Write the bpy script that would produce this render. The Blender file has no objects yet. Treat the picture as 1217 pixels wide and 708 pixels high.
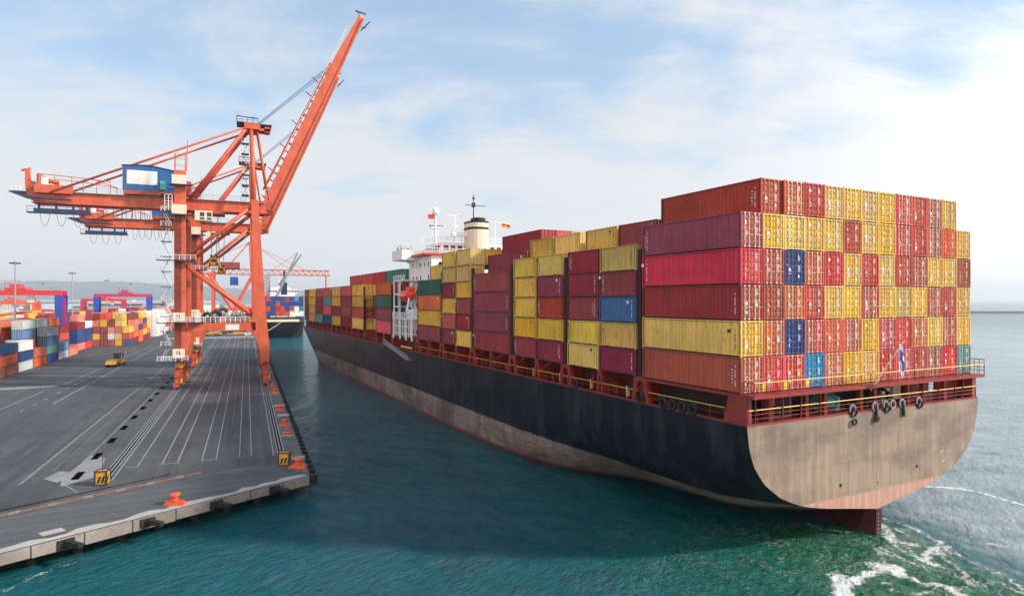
import bpy, math, random
from mathutils import Matrix, Vector
import numpy as np
random.seed(7)
R = math.radians
sc = bpy.context.scene
COL = sc.collection

# ------------------------------------------------------------------ camera, sky, sun, exposure
cam = bpy.data.objects.new('camera', bpy.data.cameras.new('camera')); COL.objects.link(cam)
cam.location = (0, 0, 21); cam.rotation_euler = (R(90), 0, 0)
cam.data.lens = 750 / 1217 * 36; cam.data.sensor_width = 36
cam.data.shift_y = 3 / 1217
cam.data.clip_start = 0.5; cam.data.clip_end = 60000
sc.camera = cam

SUN_AZ, SUN_EL = 97.0, 30.0          # azimuth clockwise from +Y
w = bpy.data.worlds.new('World'); sc.world = w; w.use_nodes = True
nt = w.node_tree; nt.nodes.clear(); N = nt.nodes; Lk = nt.links
def nd(t, **k):
    n = N.new(t)
    for a, b in k.items(): setattr(n, a, b)
    return n
sky = nd('ShaderNodeTexSky', sky_type='NISHITA', sun_disc=False)
sky.sun_elevation = R(SUN_EL); sky.sun_rotation = R(SUN_AZ); sky.air_density = 1.0; sky.dust_density = 1.5
tc = nd('ShaderNodeTexCoord')
sep = nd('ShaderNodeSeparateXYZ'); Lk.new(tc.outputs['Generated'], sep.inputs[0])
def M(op, a, b=None, c=None, clamp=False):
    n = nd('ShaderNodeMath', operation=op); n.use_clamp = clamp
    for i, v in enumerate((a, b, c)):
        if v is None: continue
        if isinstance(v, (int, float)): n.inputs[i].default_value = v
        else: Lk.new(v, n.inputs[i])
    return n.outputs[0]
zz = M('ADD', M('MAXIMUM', sep.outputs[2], 0.0), 0.34)
cx_ = M('DIVIDE', sep.outputs[0], zz); cy_ = M('DIVIDE', sep.outputs[1], zz)
comb = nd('ShaderNodeCombineXYZ'); Lk.new(cx_, comb.inputs[0]); Lk.new(cy_, comb.inputs[1])
mp = nd('ShaderNodeMapping'); mp.inputs['Rotation'].default_value = (0, 0, R(28)); mp.inputs['Scale'].default_value = (1.0, 1.5, 1)
mp.inputs['Location'].default_value = (1.3, 0.4, 0)
Lk.new(comb.outputs[0], mp.inputs[0])
n1 = nd('ShaderNodeTexNoise'); n1.inputs['Scale'].default_value = 1.7; n1.inputs['Detail'].default_value = 9; n1.inputs['Roughness'].default_value = 0.58; n1.inputs['Distortion'].default_value = 0.35
Lk.new(mp.outputs[0], n1.inputs[0])
mp2 = nd('ShaderNodeMapping'); mp2.inputs['Rotation'].default_value = (0, 0, R(-15)); mp2.inputs['Scale'].default_value = (0.9, 3.0, 1)
Lk.new(comb.outputs[0], mp2.inputs[0])
n2 = nd('ShaderNodeTexNoise'); n2.inputs['Scale'].default_value = 2.4; n2.inputs['Detail'].default_value = 9; n2.inputs['Roughness'].default_value = 0.65; n2.inputs['Distortion'].default_value = 0.5
Lk.new(mp2.outputs[0], n2.inputs[0])
mix_n = M('ADD', M('MULTIPLY', n1.outputs[0], 0.74), M('MULTIPLY', n2.outputs[0], 0.26))
# thicker veil towards the horizon and towards the sun (right)
veil = M('ADD', M('MULTIPLY', M('POWER', M('SUBTRACT', 1.0, M('MAXIMUM', sep.outputs[2], 0.0)), 5.0), 0.62), M('MULTIPLY', sep.outputs[0], 0.07))
cl = M('ADD', mix_n, veil)
mr = nd('ShaderNodeMapRange'); mr.interpolation_type = 'SMOOTHSTEP'
mr.inputs['From Min'].default_value = 0.475; mr.inputs['From Max'].default_value = 0.74
Lk.new(cl, mr.inputs['Value'])
cloud_f = M('MULTIPLY', mr.outputs[0], 0.93)
def toward(az, el, pw):
    v = (math.sin(R(az)) * math.cos(R(el)), math.cos(R(az)) * math.cos(R(el)), math.sin(R(el)))
    d_ = nd('ShaderNodeVectorMath', operation='DOT_PRODUCT'); Lk.new(tc.outputs['Generated'], d_.inputs[0]); d_.inputs[1].default_value = v
    return M('POWER', M('MAXIMUM', d_.outputs['Value'], 0.0), pw)
# bright veil round the sun side, and an added unseen bright cloud fill behind the viewer
glow = toward(62, 12, 11.0); back = toward(205, 40, 1.5)
def vadd(base, f, col):
    n_ = nd('ShaderNodeVectorMath', operation='SCALE'); n_.inputs[0].default_value = col; Lk.new(f, n_.inputs['Scale'])
    a_ = nd('ShaderNodeVectorMath', operation='ADD'); Lk.new(n_.outputs[0], a_.inputs[0])
    if isinstance(base, tuple): a_.inputs[1].default_value = base
    else: Lk.new(base, a_.inputs[1])
    return a_.outputs[0]
cc = vadd(vadd((6.3, 6.4, 6.5), glow, (9, 8.8, 8.5)), back, (20.5, 17.3, 13.8))
skym = nd('ShaderNodeVectorMath', operation='MULTIPLY_ADD'); skym.inputs[1].default_value = (0.9, 0.9, 0.9); skym.inputs[2].default_value = (1.7, 2.45, 3.2)
Lk.new(sky.outputs[0], skym.inputs[0])
mx = nd('ShaderNodeMix', data_type='RGBA'); Lk.new(cloud_f, mx.inputs[0]); Lk.new(skym.outputs[0], mx.inputs[6]); Lk.new(cc, mx.inputs[7])
bg = nd('ShaderNodeBackground'); bg.inputs[1].default_value = 0.1; Lk.new(mx.outputs[2], bg.inputs[0])
out = nd('ShaderNodeOutputWorld'); Lk.new(bg.outputs[0], out.inputs[0])

sl = bpy.data.lights.new('sun', 'SUN'); sl.energy = 3.9; sl.angle = R(4); sl.color = (1.0, 0.93, 0.84)
so = bpy.data.objects.new('sun', sl); COL.objects.link(so)
sd = Vector((math.sin(R(SUN_AZ)) * math.cos(R(SUN_EL)), math.cos(R(SUN_AZ)) * math.cos(R(SUN_EL)), math.sin(R(SUN_EL))))
so.rotation_euler = sd.to_track_quat('Z', 'Y').to_euler()
so.location = (200, 0, 150)
sc.view_settings.view_transform = 'Standard'; sc.view_settings.look = 'None'
sc.view_settings.gamma = 1; sc.view_settings.use_curve_mapping = False
sc.view_settings.exposure = 0.42

# ------------------------------------------------------------------ helpers
def tag(o, label=None, cat=None, group=None, kind=None):
    if label:
        o['label'] = label
        n_ = len(label.split())
        if n_ < 4 or n_ > 16: print('LABEL LENGTH', n_, label)
    if cat: o['category'] = cat
    if group: o['group'] = group
    if kind: o['kind'] = kind
    return o
def empty(name, loc=(0, 0, 0), rz=0.0, parent=None):
    o = bpy.data.objects.new(name, None); COL.objects.link(o); o.empty_display_size = 0.5
    o.location = loc; o.rotation_euler = (0, 0, rz)
    if parent: o.parent = parent
    return o
class MB:
    def __init__(s): s.v = []; s.f = []; s.m = []; s.mi = 0; s.cuts = [0]
    def cut(s):
        if len(s.f) > s.cuts[-1]: s.cuts.append(len(s.f))
        return s
    def quad(s, *p):
        b = len(s.v); s.v += [tuple(q) for q in p]; s.f.append(tuple(range(b, b + len(p)))); s.m.append(s.mi)
    def box(s, x0, x1, y0, y1, z0, z1):
        b = len(s.v)
        s.v += [(x, y, z) for z in (z0, z1) for y in (y0, y1) for x in (x0, x1)]
        for q in ((0, 2, 3, 1), (4, 5, 7, 6), (0, 1, 5, 4), (2, 6, 7, 3), (0, 4, 6, 2), (1, 3, 7, 5)):
            s.f.append(tuple(b + i for i in q)); s.m.append(s.mi)
        return s
    def beam(s, a, b, wd, ht, w2=None, h2=None, up=(0, 0, 1)):
        a = Vector(a); b = Vector(b); d = (b - a).normalized(); up = Vector(up)
        if abs(d.dot(up)) > 0.98: up = Vector((0, 1, 0))
        x = d.cross(up).normalized(); y = x.cross(d).normalized()
        w2 = wd if w2 is None else w2; h2 = ht if h2 is None else h2
        k = len(s.v)
        for (c, ww, hh) in ((a, wd, ht), (b, w2, h2)):
            for sx, sy in ((-1, -1), (1, -1), (1, 1), (-1, 1)):
                s.v.append(tuple(c + x * (sx * ww / 2) + y * (sy * hh / 2)))
        for q in ((0, 1, 2, 3), (7, 6, 5, 4), (0, 4, 5, 1), (1, 5, 6, 2), (2, 6, 7, 3), (3, 7, 4, 0)):
            s.f.append(tuple(k + i for i in q)); s.m.append(s.mi)
        return s
    def tube(s, a, b, r, n=6, r2=None, caps=True):
        a = Vector(a); b = Vector(b); d = (b - a).normalized(); up = Vector((0, 0, 1))
        if abs(d.dot(up)) > 0.98: up = Vector((0, 1, 0))
        x = d.cross(up).normalized(); y = x.cross(d).normalized(); r2 = r if r2 is None else r2
        k = len(s.v)
        for c, rr in ((a, r), (b, r2)):
            for i in range(n):
                t = 2 * math.pi * i / n; s.v.append(tuple(c + (x * math.cos(t) + y * math.sin(t)) * rr))
        for i in range(n):
            j = (i + 1) % n; s.f.append((k + i, k + j, k + n + j, k + n + i)); s.m.append(s.mi)
        if caps:
            s.f.append(tuple(k + i for i in reversed(range(n)))); s.m.append(s.mi)
            s.f.append(tuple(k + n + i for i in range(n))); s.m.append(s.mi)
        return s
    def path(s, pts, r, n=6):
        for a, b in zip(pts[:-1], pts[1:]): s.tube(a, b, r, n)
        return s
    def torus(s, c, ax, R_, r, n=16, m=6):
        c = Vector(c); ax = Vector(ax).normalized(); up = Vector((0, 0, 1))
        if abs(ax.dot(up)) > 0.9: up = Vector((1, 0, 0))
        x = ax.cross(up).normalized(); y = ax.cross(x).normalized(); k = len(s.v)
        for i in range(n):
            t = 2 * math.pi * i / n; rd = x * math.cos(t) + y * math.sin(t)
            for j in range(m):
                q = 2 * math.pi * j / m; s.v.append(tuple(c + rd * (R_ + r * math.cos(q)) + ax * (r * math.sin(q))))
        for i in range(n):
            for j in range(m):
                a = k + i * m + j; b = k + i * m + (j + 1) % m; c2 = k + ((i + 1) % n) * m + (j + 1) % m; d = k + ((i + 1) % n) * m + j
                s.f.append((a, b, c2, d)); s.m.append(s.mi)
        return s
    def lathe(s, c, prof, n=16):
        k = len(s.v)
        for (r, z) in prof:
            for i in range(n):
                t = 2 * math.pi * i / n; s.v.append((c[0] + r * math.cos(t), c[1] + r * math.sin(t), c[2] + z))
        for q in range(len(prof) - 1):
            for i in range(n):
                j = (i + 1) % n; s.f.append((k + q * n + i, k + q * n + j, k + (q + 1) * n + j, k + (q + 1) * n + i)); s.m.append(s.mi)
        s.f.append(tuple(k + i for i in reversed(range(n)))); s.m.append(s.mi)
        e = k + (len(prof) - 1) * n
        s.f.append(tuple(e + i for i in range(n))); s.m.append(s.mi)
        return s
    def prism(s, poly, axis, a, b):
        # poly: list of 2D; axis 'x','y','z' = extrusion axis from a to b
        def P(q, t):
            return {'x': (t, q[0], q[1]), 'y': (q[0], t, q[1]), 'z': (q[0], q[1], t)}[axis]
        k = len(s.v); n = len(poly)
        s.v += [P(q, a) for q in poly] + [P(q, b) for q in poly]
        s.f.append(tuple(k + i for i in range(n))); s.m.append(s.mi)
        s.f.append(tuple(k + n + i for i in reversed(range(n)))); s.m.append(s.mi)
        for i in range(n):
            j = (i + 1) % n; s.f.append((k + i, k + n + i, k + n + j, k + j)); s.m.append(s.mi)
        return s
    def rail(s, pts, h=1.05, step=1.8, r=0.03, mids=2, top_mi=None, base_mi=None):
        """guard rail along a polyline of deck points"""
        m0 = s.mi
        for a, b in zip(pts[:-1], pts[1:]):
            a = Vector(a); b = Vector(b); L = (b - a).length; n = max(1, int(round(L / step)))
            for i in range(n + 1):
                p = a.lerp(b, i / n); s.tube(p, p + Vector((0, 0, h)), r, 4, caps=False)
            for k in range(1, mids + 1):
                o = Vector((0, 0, h * k / (mids + 1))); s.tube(a + o, b + o, r * 0.7, 4, caps=False)
            if top_mi is not None: s.mi = top_mi
            o = Vector((0, 0, h)); s.tube(a + o, b + o, r * 1.25, 5)
            s.mi = m0
        return s
    def build(s, name, mats, parent=None, loc=None, smooth=False, recalc=True):
        if len(s.cuts) > 1:
            cs = s.cuts + ([len(s.f)] if s.cuts[-1] < len(s.f) else []); o = None
            for a, b in zip(cs[:-1], cs[1:]):
                m_ = MB(); mp_ = {}
                for fi in range(a, b):
                    q = []
                    for vi in s.f[fi]:
                        if vi not in mp_: mp_[vi] = len(m_.v); m_.v.append(s.v[vi])
                        q.append(mp_[vi])
                    m_.f.append(tuple(q)); m_.m.append(s.m[fi])
                o = m_.build(name, mats, parent, loc, smooth, recalc)
            return o
        me = bpy.data.meshes.new(name); me.from_pydata(s.v, [], s.f)
        mats = mats if isinstance(mats, (list, tuple)) else [mats]
        for m in mats: me.materials.append(m)
        if len(mats) > 1: me.polygons.foreach_set('material_index', s.m)
        if smooth: me.polygons.foreach_set('use_smooth', [True] * len(s.f))
        me.update()
        if recalc:
            import bmesh
            bm = bmesh.new(); bm.from_mesh(me); bmesh.ops.recalc_face_normals(bm, faces=bm.faces); bm.to_mesh(me); bm.free()
        o = bpy.data.objects.new(name, me); COL.objects.link(o)
        if parent: o.parent = parent
        if loc: o.location = loc
        return o
def copy_tree(o, parent=None):
    c = o.copy(); COL.objects.link(c); c.parent = parent
    for ch in list(o.children): copy_tree(ch, c)
    return c

# ------------------------------------------------------------------ materials
def newmat(name):
    m = bpy.data.materials.new(name); m.use_nodes = True; t = m.node_tree; t.nodes.clear()
    o = t.nodes.new('ShaderNodeOutputMaterial'); b = t.nodes.new('ShaderNodeBsdfPrincipled'); t.links.new(b.outputs[0], o.inputs[0])
    return m, t, b
class G:
    def __init__(s, t): s.t = t
    def n(s, ty, ins=None, **k):
        q = s.t.nodes.new(ty)
        for a, b in k.items(): setattr(q, a, b)
        for a, b in (ins or {}).items():
            if hasattr(b, 'links') or isinstance(b, bpy.types.NodeSocket): s.t.links.new(b, q.inputs[a])
            else: q.inputs[a].default_value = b
        return q
    def m(s, op, a, b=0.0, clamp=False):
        q = s.n('ShaderNodeMath', {0: a, 1: b}, operation=op); q.use_clamp = clamp; return q.outputs[0]
    def noise(s, vec, scale, detail=4, rough=0.55, dist=0.0):
        return s.n('ShaderNodeTexNoise', {'Vector': vec, 'Scale': scale, 'Detail': detail, 'Roughness': rough, 'Distortion': dist}).outputs[0]
    def map(s, vec, sc_=(1, 1, 1), rot=(0, 0, 0), loc=(0, 0, 0)):
        return s.n('ShaderNodeMapping', {'Vector': vec, 'Scale': sc_, 'Rotation': rot, 'Location': loc}).outputs[0]
    def mix(s, f, a, b, bt='MIX'):
        q = s.n('ShaderNodeMix', {0: f, 6: a, 7: b}, data_type='RGBA', blend_type=bt); return q.outputs[2]
    def ramp(s, v, a, b, c=0.0, d=1.0):
        return s.n('ShaderNodeMapRange', {'Value': v, 'From Min': a, 'From Max': b, 'To Min': c, 'To Max': d}).outputs[0]
def c4(c): return (c[0], c[1], c[2], 1)
def paint(name, col, rough=0.5, metal=0.0, var=0.25, scale=1.0, streak=0.0, rust=0.0, bump=0.0):
    m, t, b = newmat(name); g = G(t)
    co = g.n('ShaderNodeTexCoord').outputs['Object']
    oi = g.n('ShaderNodeObjectInfo')
    off = g.n('ShaderNodeVectorMath', {0: co, 1: oi.outputs['Location']}, operation='ADD').outputs[0]
    n1 = g.noise(off, scale, 5, 0.6)
    c = g.mix(g.ramp(n1, 0.3, 0.7), c4([x * (1 - var) for x in col]), c4([min(1, x * (1 + var * .6)) for x in col]))
    if streak:
        n2 = g.noise(g.map(off, (2.2, 2.2, 0.16)), scale * 1.6, 5, 0.65)
        c = g.mix(g.m('MULTIPLY', g.ramp(n2, 0.48, 0.72), streak), c, c4([x * 0.35 + .01 for x in col]))
    if rust:
        n3 = g.noise(g.map(off, (1, 1, 0.5)), scale * 3, 7, 0.7)
        c = g.mix(g.m('MULTIPLY', g.ramp(n3, 0.58, 0.68), rust), c, (0.16, 0.055, 0.022, 1))
    t.links.new(c, b.inputs['Base Color'])
    b.inputs['Roughness'].default_value = rough; b.inputs['Metallic'].default_value = metal
    if bump:
        bp = g.n('ShaderNodeBump', {'Height': g.noise(off, scale * 6, 4), 'Strength': bump, 'Distance': 0.05})
        t.links.new(bp.outputs[0], b.inputs['Normal'])
    return m
MT = {}
MT['orange'] = paint('crane_paint', (0.60, 0.105, 0.045), 0.5, var=0.22, scale=0.5, streak=0.42, rust=0.28)
MT['orange_dk'] = paint('crane_paint_worn', (0.44, 0.075, 0.035), 0.5, var=0.25, scale=0.8, streak=0.35, rust=0.3)
MT['orange_deep'] = paint('crane_duct_paint', (0.22, 0.030, 0.018), 0.6, var=0.3, scale=0.8, streak=0.4, rust=0.4)
MT['navy'] = paint('navy_paint', (0.015, 0.035, 0.095), 0.45, var=0.3)
MT['houseblue'] = paint('blue_cladding', (0.012, 0.10, 0.30), 0.4, var=0.15, streak=0.2)
MT['white'] = paint('white_paint', (0.78, 0.78, 0.77), 0.45, var=0.06, streak=0.10)
MT['shipwhite'] = paint('ship_white_paint', (0.80, 0.80, 0.79), 0.4, var=0.05, streak=0.12, rust=0.05)
MT['cream'] = paint('cream_paint', (0.72, 0.62, 0.46), 0.45, var=0.08, streak=0.12)
MT['yellow'] = paint('safety_yellow', (0.70, 0.33, 0.03), 0.5, var=0.25, scale=2, streak=0.35, rust=0.35)
MT['railyellow'] = paint('rail_yellow', (0.80, 0.52, 0.06), 0.5, var=0.1)
MT['black'] = paint('black_rubber', (0.012, 0.012, 0.013), 0.7, var=0.3, scale=3)
MT['darksteel'] = paint('dark_steel', (0.035, 0.035, 0.04), 0.5, var=0.3, rust=0.2)
MT['grey'] = paint('grey_steel', (0.32, 0.33, 0.34), 0.45, var=0.15, streak=0.15)
MT['galv'] = paint('galvanised_bar', (0.62, 0.52, 0.42), 0.4, metal=0.2, var=0.3, scale=4)
MT['glass'] = paint('dark_glass', (0.02, 0.03, 0.035), 0.08, var=0.1)
MT['shipred'] = paint('ship_deck_red', (0.27, 0.026, 0.020), 0.5, var=0.3, scale=0.8, streak=0.3, rust=0.35)
MT['shipred_dk'] = paint('ship_deck_red_shaded', (0.085, 0.010, 0.009), 0.6, var=0.3, scale=0.8, streak=0.3, rust=0.3)  # deck red darkened, with the shade of the passage recess put into it
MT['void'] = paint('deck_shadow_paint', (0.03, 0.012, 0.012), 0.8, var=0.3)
MT['pit'] = paint('open_pit', (0.004, 0.004, 0.005), 1.0, var=0.1); MT['pit'].node_tree.nodes['Principled BSDF'].inputs['Specular IOR Level'].default_value = 0.0
MT['seal_and_shade'] = paint('door_seal_and_crease_shade', (0.010, 0.009, 0.009), 0.9, var=0.1)
MT['rope'] = paint('steel_rope', (0.16, 0.22, 0.30), 0.5, var=0.1)
MT['mooring'] = paint('mooring_rope', (0.6, 0.58, 0.52), 0.8, var=0.1)
MT['bollard'] = paint('bollard_paint', (0.82, 0.10, 0.03), 0.5, var=0.2, scale=2, rust=0.35)
MT['red'] = paint('red_paint', (0.62, 0.03, 0.04), 0.4, var=0.12, streak=0.15)
MT['magenta'] = paint('faded_magenta', (0.45, 0.03, 0.12), 0.5, var=0.1)
MT['rtgblue'] = paint('gantry_blue', (0.02, 0.07, 0.36), 0.4, var=0.15, streak=0.2)
MT['lifeboat'] = paint('lifeboat_orange', (0.82, 0.05, 0.03), 0.3, var=0.08)
MT['teal'] = paint('teal_cabinet', (0.10, 0.38, 0.36), 0.5)
MT['truss'] = paint('truss_red', (0.66, 0.10, 0.05), 0.5, var=0.15)
MT['mark'] = paint('white_marking', (0.75, 0.74, 0.70), 0.6, var=0.15, scale=5)
MT['sticker'] = paint('yellow_sticker', (0.85, 0.45, 0.03), 0.6, var=0.1)

def container_mat():
    m, t, b = newmat('container_paint'); g = G(t)
    co = g.n('ShaderNodeTexCoord').outputs['Object']; oi = g.n('ShaderNodeObjectInfo')
    rnd = g.m('MULTIPLY', oi.outputs['Random'], 137.0)
    cmb = g.n('ShaderNodeCombineXYZ', {0: rnd, 1: rnd, 2: rnd}).outputs[0]
    p = g.n('ShaderNodeVectorMath', {0: co, 1: cmb}, operation='ADD').outputs[0]
    base = oi.outputs['Color']
    hs = g.n('ShaderNodeHueSaturation', {'Hue': g.ramp(oi.outputs['Random'], 0, 1, 0.492, 0.508), 'Saturation': g.ramp(g.m('FRACT', g.m('MULTIPLY', oi.outputs['Random'], 7.3)), 0, 1, .88, 1.06), 'Value': g.ramp(g.m('FRACT', g.m('MULTIPLY', oi.outputs['Random'], 13.7)), 0, 1, .82, 1.12), 'Color': base}).outputs[0]
    n1 = g.noise(g.map(p, (1, .5, 1)), 0.9, 5, 0.6)
    c = g.mix(g.m('MULTIPLY', g.ramp(n1, 0.35, 0.75), 0.35), hs, g.mix(0.14, hs, (0.55, 0.45, 0.36, 1)))
    n2 = g.noise(g.map(p, (3.0, 3.0, 0.16)), 1.6, 5, 0.65)
    bg_ = g.noise(g.map(p, (1, .5, 1)), 0.28, 4, 0.6)
    c = g.mix(g.ramp(bg_, .35, .65, .30, 0), c, g.mix(0.8, c, (0.03, 0.02, 0.018, 1)))
    c = g.mix(g.m('MULTIPLY', g.ramp(n2, 0.46, 0.72), 0.62), c, g.mix(0.75, c, (0.05, 0.03, 0.02, 1)))
    n3 = g.noise(g.map(p, (1, 1, 0.45)), 4.5, 7, 0.7)
    c = g.mix(g.m('MULTIPLY', g.ramp(n3, 0.59, 0.67), 0.65), c, (0.13, 0.045, 0.02, 1))
    t.links.new(c, b.inputs['Base Color'])
    b.inputs['Roughness'].default_value = 0.6; b.inputs['Specular IOR Level'].default_value = 0.25
    return m
MT['cont'] = container_mat()

def asphalt():
    m, t, b = newmat('asphalt'); g = G(t)
    co = g.n('ShaderNodeTexCoord').outputs['Object']
    n1 = g.noise(co, 0.05, 6, 0.6); n2 = g.noise(co, 0.7, 6, 0.7); n3 = g.noise(g.map(co, (1.6, 0.05, 1)), 0.5, 5, 0.6, 0.4); n4 = g.noise(co, 12, 3, .6)
    c = g.mix(g.ramp(n1, 0.32, 0.68), (0.044, 0.046, 0.050, 1), (0.108, 0.104, 0.102, 1))
    c = g.mix(g.m('MULTIPLY', g.ramp(n3, 0.47, 0.66), 0.65), c, (0.032, 0.033, 0.037, 1))
    c = g.mix(g.m('MULTIPLY', g.ramp(n2, 0.56, 0.8), 0.6), c, (0.16, 0.155, 0.15, 1))
    c = g.mix(g.m('MULTIPLY', g.ramp(n4, 0.4, 0.8), 0.25), c, (0.03, 0.03, 0.03, 1))
    # oil stains
    v = g.n('ShaderNodeTexVoronoi', {'Vector': co, 'Scale': 0.11, 'Randomness': 1.0}).outputs['Distance']
    st = g.m('MULTIPLY', g.ramp(g.m('ADD', v, g.m('MULTIPLY', n2, 0.4)), 0.22, 0.32, 1, 0), 0.5)
    c = g.mix(st, c, (0.03, 0.03, 0.032, 1))
    tm = g.noise(g.map(co, (3.2, 0.035, 1), (0, 0, R(4))), 0.8, 3, 0.5, 0.8); tm2 = g.noise(g.map(co, (0.5, 0.06, 1), (0, 0, R(-24))), 1.2, 4, 0.55, 1.0)
    c = g.mix(g.m('MULTIPLY', g.m('MAXIMUM', g.ramp(tm, .60, .68), g.ramp(tm2, .62, .70)), 0.45), c, (0.022, 0.022, 0.024, 1))
    cr = g.n('ShaderNodeTexVoronoi', {'Vector': g.map(co, (1, 1, 1)), 'Scale': 0.22, 'Randomness': 1.0}, feature='DISTANCE_TO_EDGE').outputs['Distance']
    c = g.mix(g.m('MULTIPLY', g.ramp(g.m('ADD', cr, g.m('MULTIPLY', n2, .03)), .012, .022, 1, 0), 0.35), c, (0.02, 0.02, 0.02, 1))
    # bay joints every 6 m along and tyre-dark bands
    sp = g.n('ShaderNodeSeparateXYZ', {0: co})
    j = g.m('LESS_THAN', g.m('FRACT', g.m('DIVIDE', sp.outputs[1], 9.0)), 0.008)
    j2 = g.m('LESS_THAN', g.m('FRACT', g.m('DIVIDE', sp.outputs[0], 7.3)), 0.007)
    c = g.mix(g.m('MULTIPLY', g.m('MAXIMUM', j, j2), 0.25), c, (0.02, 0.02, 0.02, 1))
    t.links.new(c, b.inputs['Base Color']); b.inputs['Roughness'].default_value = 0.8
    t.links.new(g.ramp(n2, .3, .7, .62, .9), b.inputs['Roughness'])
    bp = g.n('ShaderNodeBump', {'Height': g.noise(co, 5, 6, .7), 'Strength': 0.3, 'Distance': 0.03}); t.links.new(bp.outputs[0], b.inputs['Normal'])
    return m
def concrete(name, ca, cb, joint_dir=None, joint=2.0, dark=0.4):
    m, t, b = newmat(name); g = G(t)
    co = g.n('ShaderNodeTexCoord').outputs['Object']
    n1 = g.noise(co, 0.25, 6, 0.65); n2 = g.noise(co, 2.0, 7, 0.7)
    c = g.mix(g.ramp(n1, 0.3, 0.7), c4(ca), c4(cb))
    c = g.mix(g.m('MULTIPLY', g.ramp(n2, 0.5, 0.75), dark), c, c4([x * .35 for x in ca]))
    if joint_dir:
        dp = g.n('ShaderNodeVectorMath', {0: co, 1: (joint_dir[0], joint_dir[1], 0)}, operation='DOT_PRODUCT').outputs['Value']
        wob = g.m('MULTIPLY', g.noise(co, 0.4, 2), 0.08)
        j = g.m('LESS_THAN', g.m('FRACT', g.m('ADD', g.m('DIVIDE', dp, joint), wob)), 0.06)
        sl_ = g.n('ShaderNodeTexWhiteNoise', {'W': g.m('FLOOR', g.m('DIVIDE', dp, joint))}, noise_dimensions='1D').outputs['Value']
        c = g.mix(g.m('MULTIPLY', sl_, 0.4), c, c4([x * .6 for x in ca]))
        c = g.mix(g.m('MULTIPLY', j, 0.8), c, (0.015, 0.015, 0.015, 1))
    t.links.new(c, b.inputs['Base Color']); b.inputs['Roughness'].default_value = 0.85
    bp = g.n('ShaderNodeBump', {'Height': n2, 'Strength': 0.3, 'Distance': 0.05}); t.links.new(bp.outputs[0], b.inputs['Normal'])
    return m
MT['asphalt'] = asphalt()
MT['apron'] = concrete('quay_apron_concrete', (0.080, 0.082, 0.088), (0.135, 0.13, 0.13), (-0.13, 0.99), 2.1, 0.45)
MT['edge'] = concrete('quay_edge_concrete', (0.34, 0.31, 0.29), (0.50, 0.46, 0.43), None, dark=0.55)
MT['wallface'] = concrete('quay_wall_concrete', (0.16, 0.13, 0.115), (0.33, 0.28, 0.25), None, dark=0.75)
MT['palecon'] = concrete('pale_concrete', (0.19, 0.185, 0.18), (0.30, 0.29, 0.28), None, dark=0.45)
MT['quaystrip'] = concrete('quayside_concrete', (0.10, 0.095, 0.09), (0.19, 0.175, 0.165), (0.0, 1.0), 4.0, 0.5)
MT['dkcon'] = concrete('shaded_concrete', (0.010, 0.009, 0.009), (0.025, 0.022, 0.020), None, dark=0.5)  # near black: shade under the slab is put into the concrete colour
def line_mat(name, col, wear=0.5):
    m, t, b = newmat(name); g = G(t); co = g.n('ShaderNodeTexCoord').outputs['Object']
    n = g.noise(co, 2.5, 8, 0.75)
    t.links.new(g.mix(g.ramp(n, 0.44, 0.64, 0.1, wear), c4(col), (0.09, 0.09, 0.092, 1)), b.inputs['Base Color'])
    b.inputs['Roughness'].default_value = 0.7
    return m
MT['line'] = line_mat('lane_paint', (0.40, 0.40, 0.39), 1.0)
MT['linefaint'] = line_mat('worn_lane_paint', (0.20, 0.20, 0.20), 1.0)
MT['stripe_o'] = line_mat('orange_stripe_paint', (0.26, 0.11, 0.06), 1.0)
MT['stripe_y'] = line_mat('yellow_stripe_paint', (0.33, 0.24, 0.14), 1.0)

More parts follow.
